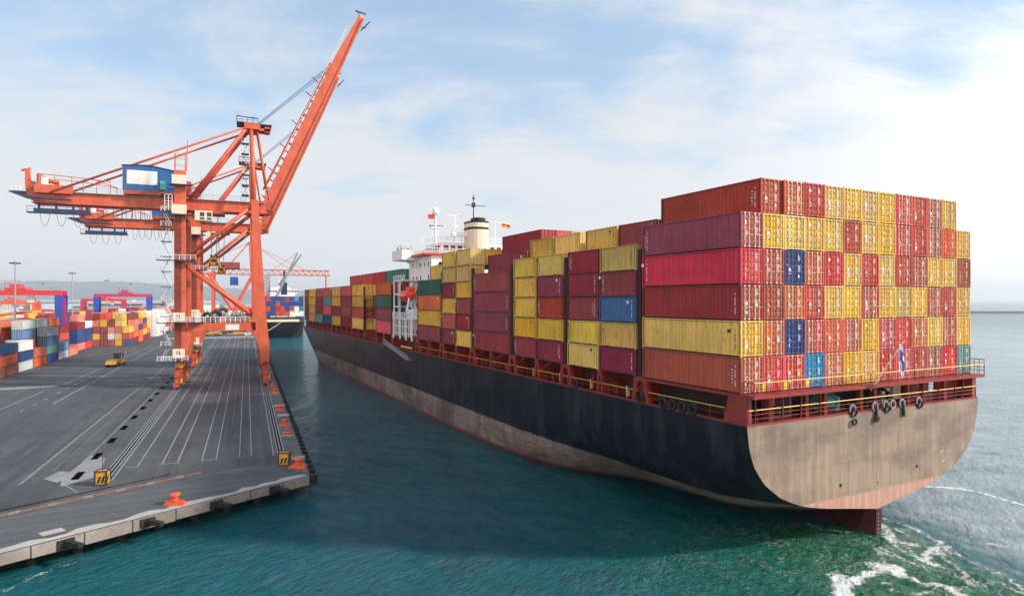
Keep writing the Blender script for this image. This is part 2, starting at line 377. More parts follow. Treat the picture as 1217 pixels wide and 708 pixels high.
def hull_mats():
    m, t, b = newmat('hull_side_paint'); g = G(t)
    co = g.n('ShaderNodeTexCoord').outputs['Object']; sp = g.n('ShaderNodeSeparateXYZ', {0: co})
    z = sp.outputs[2]; y = sp.outputs[1]
    st = g.noise(g.map(co, (1, 0.55, 0.07)), 0.9, 6, 0.65); bl = g.noise(g.map(co, (1, .3, .8)), 0.25, 6, 0.65); fi = g.noise(g.map(co, (1, 1.6, .12)), 1.8, 5, 0.7)
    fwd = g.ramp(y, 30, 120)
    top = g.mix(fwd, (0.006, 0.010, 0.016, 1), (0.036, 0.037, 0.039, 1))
    top = g.mix(g.m('MULTIPLY', g.ramp(st, 0.48, 0.72), 0.5), top, (0.060, 0.068, 0.078, 1))
    top = g.mix(g.m('MULTIPLY', g.ramp(bl, 0.48, 0.64), 0.75), top, (0.004, 0.006, 0.009, 1))
    boot = g.mix(g.ramp(st, 0.35, 0.65), (0.17, 0.12, 0.10, 1), (0.30, 0.235, 0.205, 1))
    boot = g.mix(g.m('MULTIPLY', g.ramp(bl, 0.47, 0.62), 0.8), boot, (0.075, 0.058, 0.052, 1))
    boot = g.mix(g.ramp(z, 0.25, 0.7, 1, 0), boot, (0.20, 0.05, 0.04, 1))
    sc2 = g.noise(g.map(co, (1, .12, 1.6)), 1.1, 7, .7)
    boot = g.mix(g.m('MULTIPLY', g.ramp(sc2, 0.53, 0.62), 0.7), boot, (0.15, 0.055, 0.035, 1))
    boot = g.mix(g.m('MULTIPLY', g.ramp(y, 9, 17, 1, 0), g.ramp(z, 3.3, 2.6)), boot, (0.035, 0.008, 0.010, 1))  # antifouling red aft, darkened to paint in the shade under the counter
    edge = g.ramp(g.m('ADD', z, g.m('MULTIPLY', g.m('SUBTRACT', fi, 0.5), 0.5)), 3.96, 4.06)
    c = g.mix(edge, boot, top)
    # plate seams
    sm = g.m('LESS_THAN', g.m('FRACT', g.m('DIVIDE', z, 2.7)), 0.02); sm2 = g.m('LESS_THAN', g.m('FRACT', g.m('DIVIDE', y, 11.0)), 0.008)
    c = g.mix(g.m('MULTIPLY', g.m('MAXIMUM', sm, sm2), 0.35), c, (0.012, 0.014, 0.018, 1))
    rs = g.noise(g.map(co, (1, 3, .1)), 1.0, 6, .7)
    c = g.mix(g.m('MULTIPLY', g.ramp(rs, 0.64, 0.72), 0.45), c, (0.15, 0.06, 0.03, 1))
    t.links.new(c, b.inputs['Base Color']); b.inputs['Roughness'].default_value = 0.5; b.inputs['Specular IOR Level'].default_value = 0.22
    bp = g.n('ShaderNodeBump', {'Height': g.noise(g.map(co, (1, .5, .5)), 0.8, 3), 'Strength': 0.25, 'Distance': 0.15}); t.links.new(bp.outputs[0], b.inputs['Normal'])
    m2, t, b = newmat('transom_paint'); g = G(t)
    co = g.n('ShaderNodeTexCoord').outputs['Object']; sp = g.n('ShaderNodeSeparateXYZ', {0: co}); z = sp.outputs[2]; x = sp.outputs[0]
    st = g.noise(g.map(co, (1, 1, 0.09)), 1.3, 6, 0.7); bl = g.noise(g.map(co, (.5, 1, .9)), 0.3, 6, 0.6)
    top = g.mix(g.ramp(st, 0.35, 0.65), (0.22, 0.16, 0.115, 1), (0.36, 0.265, 0.19, 1))
    top = g.mix(g.m('MULTIPLY', g.ramp(bl, 0.46, 0.62), 0.7), top, (0.13, 0.10, 0.085, 1))
    rib = g.m('LESS_THAN', g.m('ABSOLUTE', g.m('SUBTRACT', g.m('FRACT', g.m('DIVIDE', x, 0.9)), 0.5)), 0.16)
    boot = g.mix(g.m('MULTIPLY', rib, 0.4), (0.46, 0.25, 0.20, 1), (0.58, 0.36, 0.28, 1))
    boot = g.mix(g.m('MULTIPLY', g.ramp(st, .5, .7), .5), boot, (0.24, 0.11, 0.07, 1))
    c = g.mix(g.ramp(g.m('ADD', z, g.m('MULTIPLY', g.m('SUBTRACT', st, 0.5), 0.3)), 3.95, 4.05), boot, top)
    rs = g.noise(g.map(co, (2.2, 1, .08)), 1.0, 6, .75)
    c = g.mix(g.m('MULTIPLY', g.ramp(rs, 0.56, 0.70), 0.6), c, (0.30, 0.12, 0.045, 1))
    # two rust runs beneath the discharge holes
    for hx, hz in ((11.35, 5.0), (22.4, 5.3)):
        d = g.m('ABSOLUTE', g.m('SUBTRACT', x, g.m('ADD', hx, g.m('MULTIPLY', g.m('SUBTRACT', g.noise(co, 1.5), .5), .25))))
        f = g.m('MULTIPLY', g.ramp(d, 0.05, 0.28, 1, 0), g.m('MULTIPLY', g.m('LESS_THAN', z, hz), g.ramp(z, 2.5, 4.2, 1, .55)))
        c = g.mix(g.m('MULTIPLY', f, 0.8), c, (0.46, 0.17, 0.03, 1))
    sm = g.m('LESS_THAN', g.m('FRACT', g.m('DIVIDE', g.m('ADD', z, .9), 2.6)), 0.016); sm2 = g.m('LESS_THAN', g.m('FRACT', g.m('DIVIDE', x, 8.15)), 0.006)
    c = g.mix(g.m('MULTIPLY', g.m('MAXIMUM', sm, sm2), 0.35), c, (0.08, 0.06, 0.05, 1))
    t.links.new(c, b.inputs['Base Color']); b.inputs['Roughness'].default_value = 0.6
    bp = g.n('ShaderNodeBump', {'Height': g.noise(g.map(co, (1, 1, .35)), 0.9, 3), 'Strength': 0.3, 'Distance': 0.15}); t.links.new(bp.outputs[0], b.inputs['Normal'])
    return m, m2
MT['hull'], MT['transom'] = hull_mats()

# ------------------------------------------------------------------ sea
def water_mat():
    m, t, b = newmat('sea_water'); g = G(t)
    co = g.n('ShaderNodeTexCoord').outputs['Object']
    foam_a = g.n('ShaderNodeAttribute', attribute_name='foam').outputs['Fac']
    wake_a = g.n('ShaderNodeAttribute', attribute_name='wake').outputs['Fac']
    big = g.noise(co, 0.02, 4, 0.5)
    c = g.mix(g.ramp(big, 0.35, 0.65), (0.001, 0.080, 0.118, 1), (0.001, 0.105, 0.112, 1))
    c = g.mix(wake_a, c, (0.003, 0.115, 0.062, 1))
    wv = g.map(co, (1, 1, 1), (0, 0, R(35)))
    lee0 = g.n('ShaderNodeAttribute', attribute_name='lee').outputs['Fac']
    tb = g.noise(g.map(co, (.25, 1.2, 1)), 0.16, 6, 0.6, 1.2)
    c = g.mix(g.m('MULTIPLY', lee0, g.ramp(tb, 0.3, 0.62, .45, 1)), c, (0.26, 0.31, 0.32, 1))  # pale tone paints the silvery sky reflection into the lee water's colour
    fz = g.noise(co, 0.9, 9, 0.72, 1.6); fz2 = g.noise(co, 3.5, 6, 0.7, 0.6)
    ff = g.m('ADD', foam_a, g.m('MULTIPLY', g.m('SUBTRACT', g.m('ADD', g.m('MULTIPLY', fz, .6), g.m('MULTIPLY', fz2, .4)), 0.5), 2.6))
    fm = g.m('MULTIPLY', g.ramp(ff, 0.66, 0.92), g.m('GREATER_THAN', foam_a, 0.12))
    rid = g.m('ABSOLUTE', g.m('SUBTRACT', g.noise(g.map(co, (1, 1, 1)), 0.55, 6, 0.6, 2.2), 0.5))
    web = g.m('MULTIPLY', g.ramp(rid, 0.0, 0.016, 0.55, 0.0), g.m('MULTIPLY', wake_a, g.ramp(g.noise(co, .25, 3, .5), .42, .6)))
    fm = g.m('MAXIMUM', fm, web)
    c = g.mix(fm, c, (0.80, 0.83, 0.82, 1))
    t.links.new(c, b.inputs['Base Color'])
    t.links.new(g.ramp(fm, 0, 1, 0.07, 0.8), b.inputs['Roughness'])
    b.inputs['IOR'].default_value = 1.333
    h1 = g.noise(g.map(wv, (1, 0.42, 1)), 1.5, 6, 0.62, 0.4)
    h2 = g.noise(g.map(co, (0.5, 1, 1)), 5.0, 4, 0.6, 0.3)
    h3 = g.noise(g.map(wv, (1, .5, 1)), 0.28, 4, 0.55, 0.2)
    gust = g.ramp(g.noise(co, 0.035, 3, .5), .3, .7, 0.5, 1.25)
    lee = g.n('ShaderNodeAttribute', attribute_name='lee').outputs['Fac']
    gust = g.m('MULTIPLY', gust, g.m('SUBTRACT', 1.0, g.m('MULTIPLY', lee, 0.6)))
    h = g.m('ADD', g.m('ADD', g.m('MULTIPLY', h1, 0.95), g.m('MULTIPLY', h2, 0.16)), g.m('MULTIPLY', h3, 0.95))
    h = g.m('MULTIPLY', h, gust)
    sw = g.noise(co, 0.55, 5, 0.6, 2.5)
    h = g.m('ADD', h, g.m('MULTIPLY', g.m('MULTIPLY', sw, wake_a), 0.75))
    h = g.m('ADD', h, g.m('MULTIPLY', fm, 0.08))
    bp = g.n('ShaderNodeBump', {'Height': h, 'Strength': 1.0, 'Distance': 1.25}); t.links.new(bp.outputs[0], b.inputs['Normal'])
    return m
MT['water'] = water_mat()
def px(x, y, h=0.0):     # used once to carry measured shoreline/foam points on the water
    Y = 750 * (21 - h) / (y - 357); return ((x - 608.5) / 750 * Y, Y)
def axis(lo, hi, st, far_lo, far_hi):
    a = list(np.arange(lo, hi, st)); s_ = st; v = hi
    while v < far_hi: a.append(v); s_ *= 1.12; v += s_
    a.append(far_hi); s_ = st; v = lo - st; pre = []
    while v > far_lo: pre.append(v); s_ *= 1.12; v -= s_
    pre.append(far_lo)
    return np.array(pre[::-1] + a)
def build_sea():
    xs = axis(-40, 75, 0.4, -19000, 19000); ys = axis(28, 95, 0.4, -300, 19000)
    X, Y = np.meshgrid(xs, ys); nx, ny = len(xs), len(ys)
    def seg(P):
        d = np.full(X.shape, 1e9)
        for (x0, y0), (x1, y1) in zip(P[:-1], P[1:]):
            dx, dy = x1 - x0, y1 - y0; L2 = dx * dx + dy * dy + 1e-9
            t = np.clip(((X - x0) * dx + (Y - y0) * dy) / L2, 0, 1)
            d = np.minimum(d, np.hypot(X - x0 - t * dx, Y - y0 - t * dy))
        return d
    lines = [([(998, 684), (1000, 700), (1004, 712)], 0.75, 1.05), ([(1004, 694), (1030, 682), (1052, 676), (1075, 684), (1100, 692), (1130, 698), (1150, 712)], 0.55, 0.95),
             ([(1045, 672), (1062, 676)], 0.9, 1.0), ([(1096, 664), (1102, 657), (1118, 659), (1128, 652)], 0.5, 0.8), ([(1120, 645), (1112, 652), (1100, 657), (1098, 664), (1108, 671)], 0.35, 0.85),
             ([(1036, 616), (1052, 628), (1060, 640), (1085, 647)], 0.5, 0.85), ([(1040, 612), (1070, 622), (1105, 640), (1135, 658), (1165, 674), (1217, 700)], 0.3, 0.80),
             ([(988, 629), (1018, 634)], 0.4, 0.8), ([(962, 623), (975, 628)], 0.4, 0.75), ([(1100, 579), (1140, 580), (1165, 585), (1196, 594), (1230, 604)], 0.45, 0.9),
             ([(1050, 634), (1066, 650), (1090, 662), (1120, 672), (1150, 690)], 0.3, 0.82), ([(1062, 628), (1085, 640), (1112, 655), (1140, 676), (1170, 698)], 0.3, 0.80), ([(1075, 665), (1060, 660), (1048, 650)], .3, .76), ([(1030, 640), (1045, 655), (1050, 668)], .3, .7),
             ([(1060, 655), (1080, 668), (1110, 680)], 0.3, 0.8), ([(1068, 640), (1090, 660)], 0.3, 0.66), ([(1130, 700), (1180, 690), (1217, 705)], 0.4, 0.68), ([(1176, 646), (1200, 650)], 0.4, 0.8),
             ([(1110, 700), (1090, 706), (1060, 700), (1050, 690)], 0.4, 0.72),
             ([(780, 603), (800, 607), (830, 614)], 0.2, 0.6), ([(600, 540), (640, 556), (700, 575)], 0.25, 0.62), ([(5, 700), (50, 680), (90, 668)], 0.35, 0.62)]
    foam = np.zeros(X.shape)
    for P, wd, st in lines:
        d = seg([px(*p) for p in P]); foam = np.maximum(foam, (st + .08) * np.exp(-(d / (wd * 1.45)) ** 2))
    # wake: everything close behind and under the counter, left of the shear line
    bl = [px(1036, 606), px(1070, 618), px(1105, 636), px(1135, 654), px(1165, 670), px(1217, 694), (45, 25)]
    bx = np.array([p[0] for p in bl]); by = np.array([p[1] for p in bl])
    o = np.argsort(by); lim = np.interp(Y, by[o], bx[o])
    near = np.clip((62 - Y) / 4, 0, 1) * np.clip((Y - 8) / 5, 0, 1)
    wake = near * np.clip((lim - X) / 2.2, 0, 1) * np.clip((X - (lim - 34)) / 22, 0, 1)
    # waves
    rng = np.random.RandomState(3); Z = np.zeros(X.shape)
    fade = np.exp(-np.maximum(0, np.hypot(X - 15, Y - 60) - 70) / 60)
    for i in range(26):
        lam = 1.6 * 1.16 ** (i % 13) * rng.uniform(.85, 1.15); th = R(35) + rng.normal(0, .55); k = 2 * math.pi / lam
        Z += 0.0062 * lam * np.sin(k * (X * math.cos(th) + Y * math.sin(th)) + rng.uniform(0, 6.28) + 0.7 * np.sin(k * .13 * (X * math.sin(th) - Y * math.cos(th)) + i)) * .5
    Z *= fade
    dsh = seg([px(1038, 606), px(1070, 618), px(1105, 636), px(1135, 654), px(1165, 670), px(1217, 694)])
    Z += 0.20 * np.exp(-(dsh / 0.7) ** 2) * np.where(X < lim, 1, .6)
    for i in range(10):
        cxx, cyy = px(rng.uniform(1000, 1150), rng.uniform(622, 700)); rr = rng.uniform(1, 2.6); dd = np.hypot((X - cxx), (Y - cyy))
        Z += 0.11 * np.sin(dd * 3.4 + 2 * np.arctan2(Y - cyy, X - cxx)) * np.exp(-(dd / rr) ** 2)
    me = bpy.data.meshes.new('sea')
    V = np.stack([X, Y, Z], -1).reshape(-1, 3)
    idx = np.arange(nx * ny).reshape(ny, nx)
    F = np.stack([idx[:-1, :-1], idx[:-1, 1:], idx[1:, 1:], idx[1:, :-1]], -1).reshape(-1, 4)
    me.vertices.add(len(V)); me.vertices.foreach_set('co', V.ravel())
    me.loops.add(F.size); me.loops.foreach_set('vertex_index', F.ravel().astype(np.int32))
    me.polygons.add(len(F)); me.polygons.foreach_set('loop_start', np.arange(0, F.size, 4, dtype=np.int32)); me.polygons.foreach_set('loop_total', np.full(len(F), 4, dtype=np.int32))
    me.update(calc_edges=True)
    me.polygons.foreach_set('use_smooth', [True] * len(F))
    a = me.attributes.new('foam', 'FLOAT', 'POINT'); a.data.foreach_set('value', foam.ravel().astype(np.float32))
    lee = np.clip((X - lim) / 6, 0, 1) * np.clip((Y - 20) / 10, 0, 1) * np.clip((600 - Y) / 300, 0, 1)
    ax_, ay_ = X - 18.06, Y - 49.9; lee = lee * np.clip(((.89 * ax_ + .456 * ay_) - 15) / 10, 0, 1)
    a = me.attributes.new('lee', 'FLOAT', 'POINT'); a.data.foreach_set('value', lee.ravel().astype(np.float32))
    a = me.attributes.new('wake', 'FLOAT', 'POINT'); a.data.foreach_set('value', wake.ravel().astype(np.float32))
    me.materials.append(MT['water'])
    ob = bpy.data.objects.new('sea', me); COL.objects.link(ob); ob['kind'] = 'structure'
build_sea()

# ------------------------------------------------------------------ quay (frame: u across towards the water, v along the quay away, h above quay)
QO = Vector((-56.3, 143.9, 2.2)); QR = math.atan2(.3877, .9218)
QM = Matrix.Translation(QO) @ Matrix.Rotation(QR, 4, 'Z')
quay = empty('quay_origin_tmp', QO, QR)
def qs(name, mb, mats, kind='structure', **k):
    o = mb.build(name, mats, **k); o.matrix_world = QM
    if kind: o['kind'] = kind
    return o
EU = Vector((.870, .493)); EN = Vector((-.493, .870))      # near edge direction / inward normal in (u,v)
C0 = Vector((2.38, -83.2))
def E_(a, b): p = C0 + EU * a + EN * b; return (p.x, p.y)   # a: along edge (negative = left), b: inland
FARV = 2600
mb = MB()
p1 = E_(-140, 0); SL = 0.95
mb.prism([(2.38, -83.2), (2.38, FARV), (-2600, FARV), (-2600, -400), (p1[0] - 400, p1[1] - 226), p1], 'z', -SL, 0)
qs('quay_ground', mb, MT['asphalt'])
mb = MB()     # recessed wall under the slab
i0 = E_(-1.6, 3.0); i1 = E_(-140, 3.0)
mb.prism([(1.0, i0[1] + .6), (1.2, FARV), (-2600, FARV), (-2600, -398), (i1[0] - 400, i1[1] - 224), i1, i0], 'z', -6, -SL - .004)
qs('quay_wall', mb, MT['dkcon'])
# concrete apron sheet by the near edge, paler strip at the very edge, and concrete quayside strip
mb = MB()
def sheet(mb, pts, z): mb.quad(*[(p[0], p[1], z) for p in pts])
a0 = E_(0, 0)
sheet(mb, [E_(-140, 0.9), E_(-.9, 0.9), (1.9, -78.0), (-4, -76.5), E_(-9.5, 9.3), E_(-140, 9.3)], 0.004)
qs('quay_apron', mb, MT['apron'], recalc=False)
mb = MB(); random.seed(11)
pts0 = []; a = -140
top = []
while a < 0: top.append(E_(a, 0.55 + random.random() * 0.9)); a += 1.1
for p, q, k in zip(top[:-1], top[1:], range(len(top))):
    sheet(mb, [E_(-140 + 1.1 * k, .002), E_(-140 + 1.1 * (k + 1), .002), q, p], 0.008)
qs('quay_edge_strip', mb, MT['edge'], recalc=False)
mb = MB(); sheet(mb, [(0.45, -80), (2.3, -82.5), (2.3, 400), (0.45, 400)], 0.005); qs('quayside_strip', mb, MT['quaystrip'], recalc=False)
mb = MB(); sheet(mb, [(-40, 190), (0.3, 190), (0.3, 212), (-40, 206)], 0.005); sheet(mb, [(-52, 9), (-41.2, 10.6), (-43.5, 14.5), (-52.5, 13.6)], 0.006) ; sheet(mb, [(-75, 5), (-52, 9), (-52.5, 13.6), (-75, 12)], 0.006)
sheet(mb, [(-22.0, -74.5), (-21.2, -78), (-18.6, -75), (-19.4, -66), (-21.2, -64)], 0.006); sheet(mb, [(-23.6, -74), (-21.9, -76.2), (-21.6, -72), (-22.9, -71)], 0.0065)
qs('concrete_patch', mb, MT['palecon'], recalc=False)
# slab face cladding (butts against the slab edge, 3 mm proud)
mb = MB()
for a in np.arange(-140, -0.3, 3.6):
    x0, y0 = E_(a + .06, -0.003); x1, y1 = E_(min(a + 3.54, -.1), -0.003); x2, y2 = E_(min(a + 3.54, -.1), -0.05); x3, y3 = E_(a + .06, -0.05)
    mb.prism([(x0, y0), (x1, y1), (x2, y2), (x3, y3)], 'z', -SL + random.uniform(-.12, .05), -0.03 - random.random() * .05)
for v in np.arange(-82, 150, 4):
    mb.prism([(2.383, v + .05), (2.43, v + .05), (2.43, v + 3.9), (2.383, v + 3.9)], 'z', -SL, -.05)
qs('quay_edge_face', mb, MT['wallface'])
# road markings
def strip(mb, u0, v0, u1, v1, wd, z=0.009):
    a = Vector((u0, v0)); b = Vector((u1, v1)); d = (b - a).normalized(); n = Vector((-d.y, d.x)) * wd / 2
    sheet(mb, [a - n, b - n, b + n, a + n], z)
mb = MB()
for u in (-12.86, -11.26, -8.74, -7.22, -4.67, -3.36): strip(mb, u, -72, u, 189, .13)
for a_, b_ in ((-12.86, -11.26), (-8.74, -7.22), (-4.67, -3.36), (-16.5, -15.3)): strip(mb, a_ - .07, -72, b_ + .07, -72, .16, .0095)
strip(mb, -.84, -72.4, -.84, 189, .16); strip(mb, -25.3, -75.6, -25.0, 150, .17); strip(mb, -16.9, -78.9, -16.9, 150, .14); strip(mb, -15.3, -72, -15.3, 150, .13)
strip(mb, -36.4, -16, -37.4, 170, .28); strip(mb, -43.2, -19.4, -42.6, 4, .26); strip(mb, -41.7, 14, -40.2, 150, .26)
strip(mb, -21.45, -70.9, -21.2, -2, .12); strip(mb, -21.2, -77, -19.2, -80.8, .12)
for i, v in enumerate((-24, -17, -10.5, -1, 6, 12.5, 20, 27)): strip(mb, -39.2, v, -39.2, v + 2.4, .25, .0092)
qs('lane_marking', mb, MT['line'], recalc=False)
mb = MB(); strip(mb, -23.6, -71, -23.4, 90, .1); strip(mb, -31, -8, -31.3, 120, .12)
strip(mb, -5.9, -50, -5.9, 120, .07); qs('worn_lane_marking', mb, MT['linefaint'], recalc=False)
for nm, par, mt in (('orange_stripe_marking', 0, 'stripe_o'), ('yellow_stripe_marking', 1, 'stripe_y')):
    mb = MB(); a = -60; i = 0
    while a < -7.5:
        if (i % 3 == 2) == bool(par):
            sheet(mb, [E_(a, 9.7), E_(a + .9, 9.7), E_(a + 1.35, 10.75), E_(a + .45, 10.75)], 0.010)
        a += .95; i += 1
    qs(nm, mb, MT[mt], recalc=False)
mb = MB()   # cable slot along the joint and the dark pit covers by the landside rail
sheet(mb, [E_(-24.5, 11.7), E_(-9, 12.0), E_(-9, 12.2), E_(-24.5, 12.0)], 0.011)
for i in range(24):
    v = -73.9 + i * 9.25; sheet(mb, [(-20.95, v - 1.7), (-20.2, v - 1.7), (-20.2, v + 1.7), (-20.95, v + 1.7)], .011)
qs('pit_cover', mb, MT['pit'], recalc=False)
mb = MB(); sheet(mb, [E_(-23.6, 1.5), E_(-22, 1.5), E_(-22, 2.6), E_(-23.6, 2.6)], 0.012); qs('pale_hatch_cover', mb, MT['edge'], recalc=False)
mb = MB()
for u in (0.0, -17.7):
    for d in (-.35, .35): mb.box(u + d - .05, u + d + .05, -77 if u < -1 else -76, 320, 0.004, 0.007)
    mb.box(u - .05, u + .05, -77, 320, 0.004, 0.05)
mb.box(.3, .42, -76, 320, .004, .0075)
qs('crane_rail', mb, MT['grey'])
mb = MB()
for u in (0.0, -17.7): 
    for q in (-.2, .2): mb.box(u + q - .07, u + q + .07, -77, 320, 0.0045, 0.0085)
qs('rail_groove', mb, MT['pit'])
# fender timbers under the near edge, rubber fenders along the quayside, piles
random.seed(5)
for i in range(16):
    a = -4.2 - i * 6.1
    mb = MB(); mb.beam((*E_(a, -.06), -.42), (*E_(a + .5, -1.7), -.48), .42, .34); mb.beam((*E_(a - .6, -.09), -.55), (*E_(a + .6, -.09), -.55), .16, .75)
    o = qs('fender_beam', mb, MT['black'], None)
    me = o.data; cen = QM @ Vector((*E_(a, 0), -.8)); me.transform(Matrix.Translation(-(QM.inverted() @ cen))); o.matrix_world = QM @ Matrix.Translation(QM.inverted() @ cen)
    tag(o, 'black timber fender beam jutting from under the skewed quay end', 'fender', 'fender beams under the near quay edge')
mb = MB(); mb.lathe((0, 0, 0), [(.25, -.55), (.42, -.5), (.42, .45), (.25, .5)], 10); mb.box(-.42, -.05, -.45, .45, -.6, .55)
fd = mb.build('quay_fender', MT['black'])
for i in range(70):
    o = fd if i == 0 else fd.copy()
    if i: COL.objects.link(o)
    o.matrix_world = QM @ Matrix.Translation((2.85, -82.2 + i * 2.35, -.75))
    tag(o, 'black rubber fender bolted to the waterside face of the quay', 'fender', 'rubber fenders along the quay wall')
mb = MB(); mb.lathe((0, 0, 0), [(.38, 0), (.38, 5)], 10)
pl = mb.build('quay_pile', MT['dkcon'])
for i in range(24):
    o = pl if i == 0 else pl.copy()
    if i: COL.objects.link(o)
    o.matrix_world = QM @ Matrix.Translation((*E_(-1.8 - i * 3.2, 2.0), -5.96))
    tag(o, 'round concrete pile standing in the shade under the quay end', 'pile', 'piles under the quay end')
# bollards
def bollard(u, v, s, label):
    r = empty('mooring_bollard'); r.matrix_world = QM @ Matrix.Translation((u, v, 0.004)) @ Matrix.Rotation(R(-20), 4, 'Z')
    mb = MB(); mb.box(-1.0 * s, 1.0 * s, -.55 * s, .55 * s, 0, .12 * s); mb.box(-.8 * s, .8 * s, -.45 * s, .45 * s, .12 * s, .3 * s); mb.build('base_plate', MT['bollard'], r)
    mb = MB(); mb.lathe((0, 0, .3 * s), [(.42 * s, 0), (.32 * s, .2 * s), (.3 * s, .45 * s), (.52 * s, .62 * s), (.56 * s, .72 * s), (.45 * s, .84 * s), (.1, .88 * s)], 14); mb.build('head', MT['bollard'], r, smooth=True)
    tag(r, label, 'bollard', 'orange mooring bollards along the quay'); return r
bollard(-10.0, -88.6, .88, 'large orange bollard alone on the near skewed quay edge')
bollard(1.45, -79.6, .95, 'large orange bollard at the quay corner beside the striped yellow block')
for i, (v, s) in enumerate(((-59.6, .6), (-53.2, .78), (-39.5, .76), (-17.5, .74), (-6.5, .7), (18, .7), (42, .7), (66, .7))):
    bollard(1.4, v, s, ('orange bollard on the waterside strip, %s one along from the corner' % ['second', 'third', 'fourth', 'fifth', 'sixth', 'seventh', 'eighth', 'ninth'][i]))
# striped rail-end blocks
def striped_block(u, v, wx, wy, h, label):
    r = empty('buffer_block'); r.matrix_world = QM @ Matrix.Translation((u, v, 0.01)) @ Matrix.Rotation(R(-12), 4, 'Z')
    mb = MB(); mb.box(-wx / 2, wx / 2, -wy / 2, wy / 2, 0.06, h); mb.build('body', MT['yellow'], r)
    mb = MB(); e = .07
    for x in (-wx / 2, wx / 2):
        for y in (-wy / 2, wy / 2): mb.box(x - e, x + e, y - e, y + e, 0, h + .04)
    for z in (.05, h):
        for y in (-wy / 2, wy / 2): mb.box(-wx / 2, wx / 2, y - .06, y + .06, z - .06, z + .06)
        for x in (-wx / 2, wx / 2): mb.box(x - .06, x + .06, -wy / 2, wy / 2, z - .06, z + .06)
    mb.build('frame', MT['darksteel'], r)
    mb = MB()
    for k in range(3):
        x0 = -wx / 2 + .15 + k * wx * .33
        mb.prism([(x0, h * .15), (x0 + .22, h * .15), (x0 + .22 + wx * .22, h * .62), (x0 + wx * .22, h * .62)], 'y', -wy / 2 - .012, -wy / 2 - .003)
    mb.prism([(-wy * .3, h * .2), (-wy * .12, h * .2), (wy * .3, h * .75), (wy * .12, h * .75)], 'x', wx / 2 + .003, wx / 2 + .012)
    mb.build('warning_stripe', MT['black'], r)
    tag(r, label, 'rail buffer', 'yellow and black rail end blocks'); return r
b1 = striped_block(-17.5, -78.6, 1.05, .9, 1.4, 'yellow and black block ending the landside crane rail, thin rod on top')
mb = MB(); mb.tube((0, 0, 1.35), (0, 0, 3.6), .03, 5); mb.build('rod', MT['darksteel'], b1)
striped_block(.1, -77.6, 1.15, .9, 1.4, 'yellow and black striped block ending the waterside crane rail')
mb = MB(); mb.tube((-.9, 0, .28), (.9, 0, .28), .26, 12); mb.box(-.7, -.5, -.3, .3, 0, .1); mb.box(.5, .7, -.3, .3, 0, .1)
for k, (u, v) in enumerate(((1.5, -76.5), (1.5, -46.5), (1.4, -36.5))):
    o = mb.build('pipe_roller', MT['grey']); o.matrix_world = QM @ Matrix.Translation((u, v, .01))
    tag(o, ['grey steel roller on the quayside right behind the corner bollard', 'grey steel roller on the waterside strip between third and fourth bollards', 'grey steel roller on the waterside strip beyond the fourth bollard'][k], 'roller', 'grey rollers on the quayside')
mb = MB(); mb.path([(-.8, -.3, .06), (-.2, .4, .1), (.4, -.2, .06), (1.0, .3, .1)], .05, 6); o = mb.build('mooring_rope', MT['mooring']); o.matrix_world = QM @ Matrix.Translation((1.2, -61.8, .01)); tag(o, 'short loose end of pale rope lying near the second small bollard', 'rope')

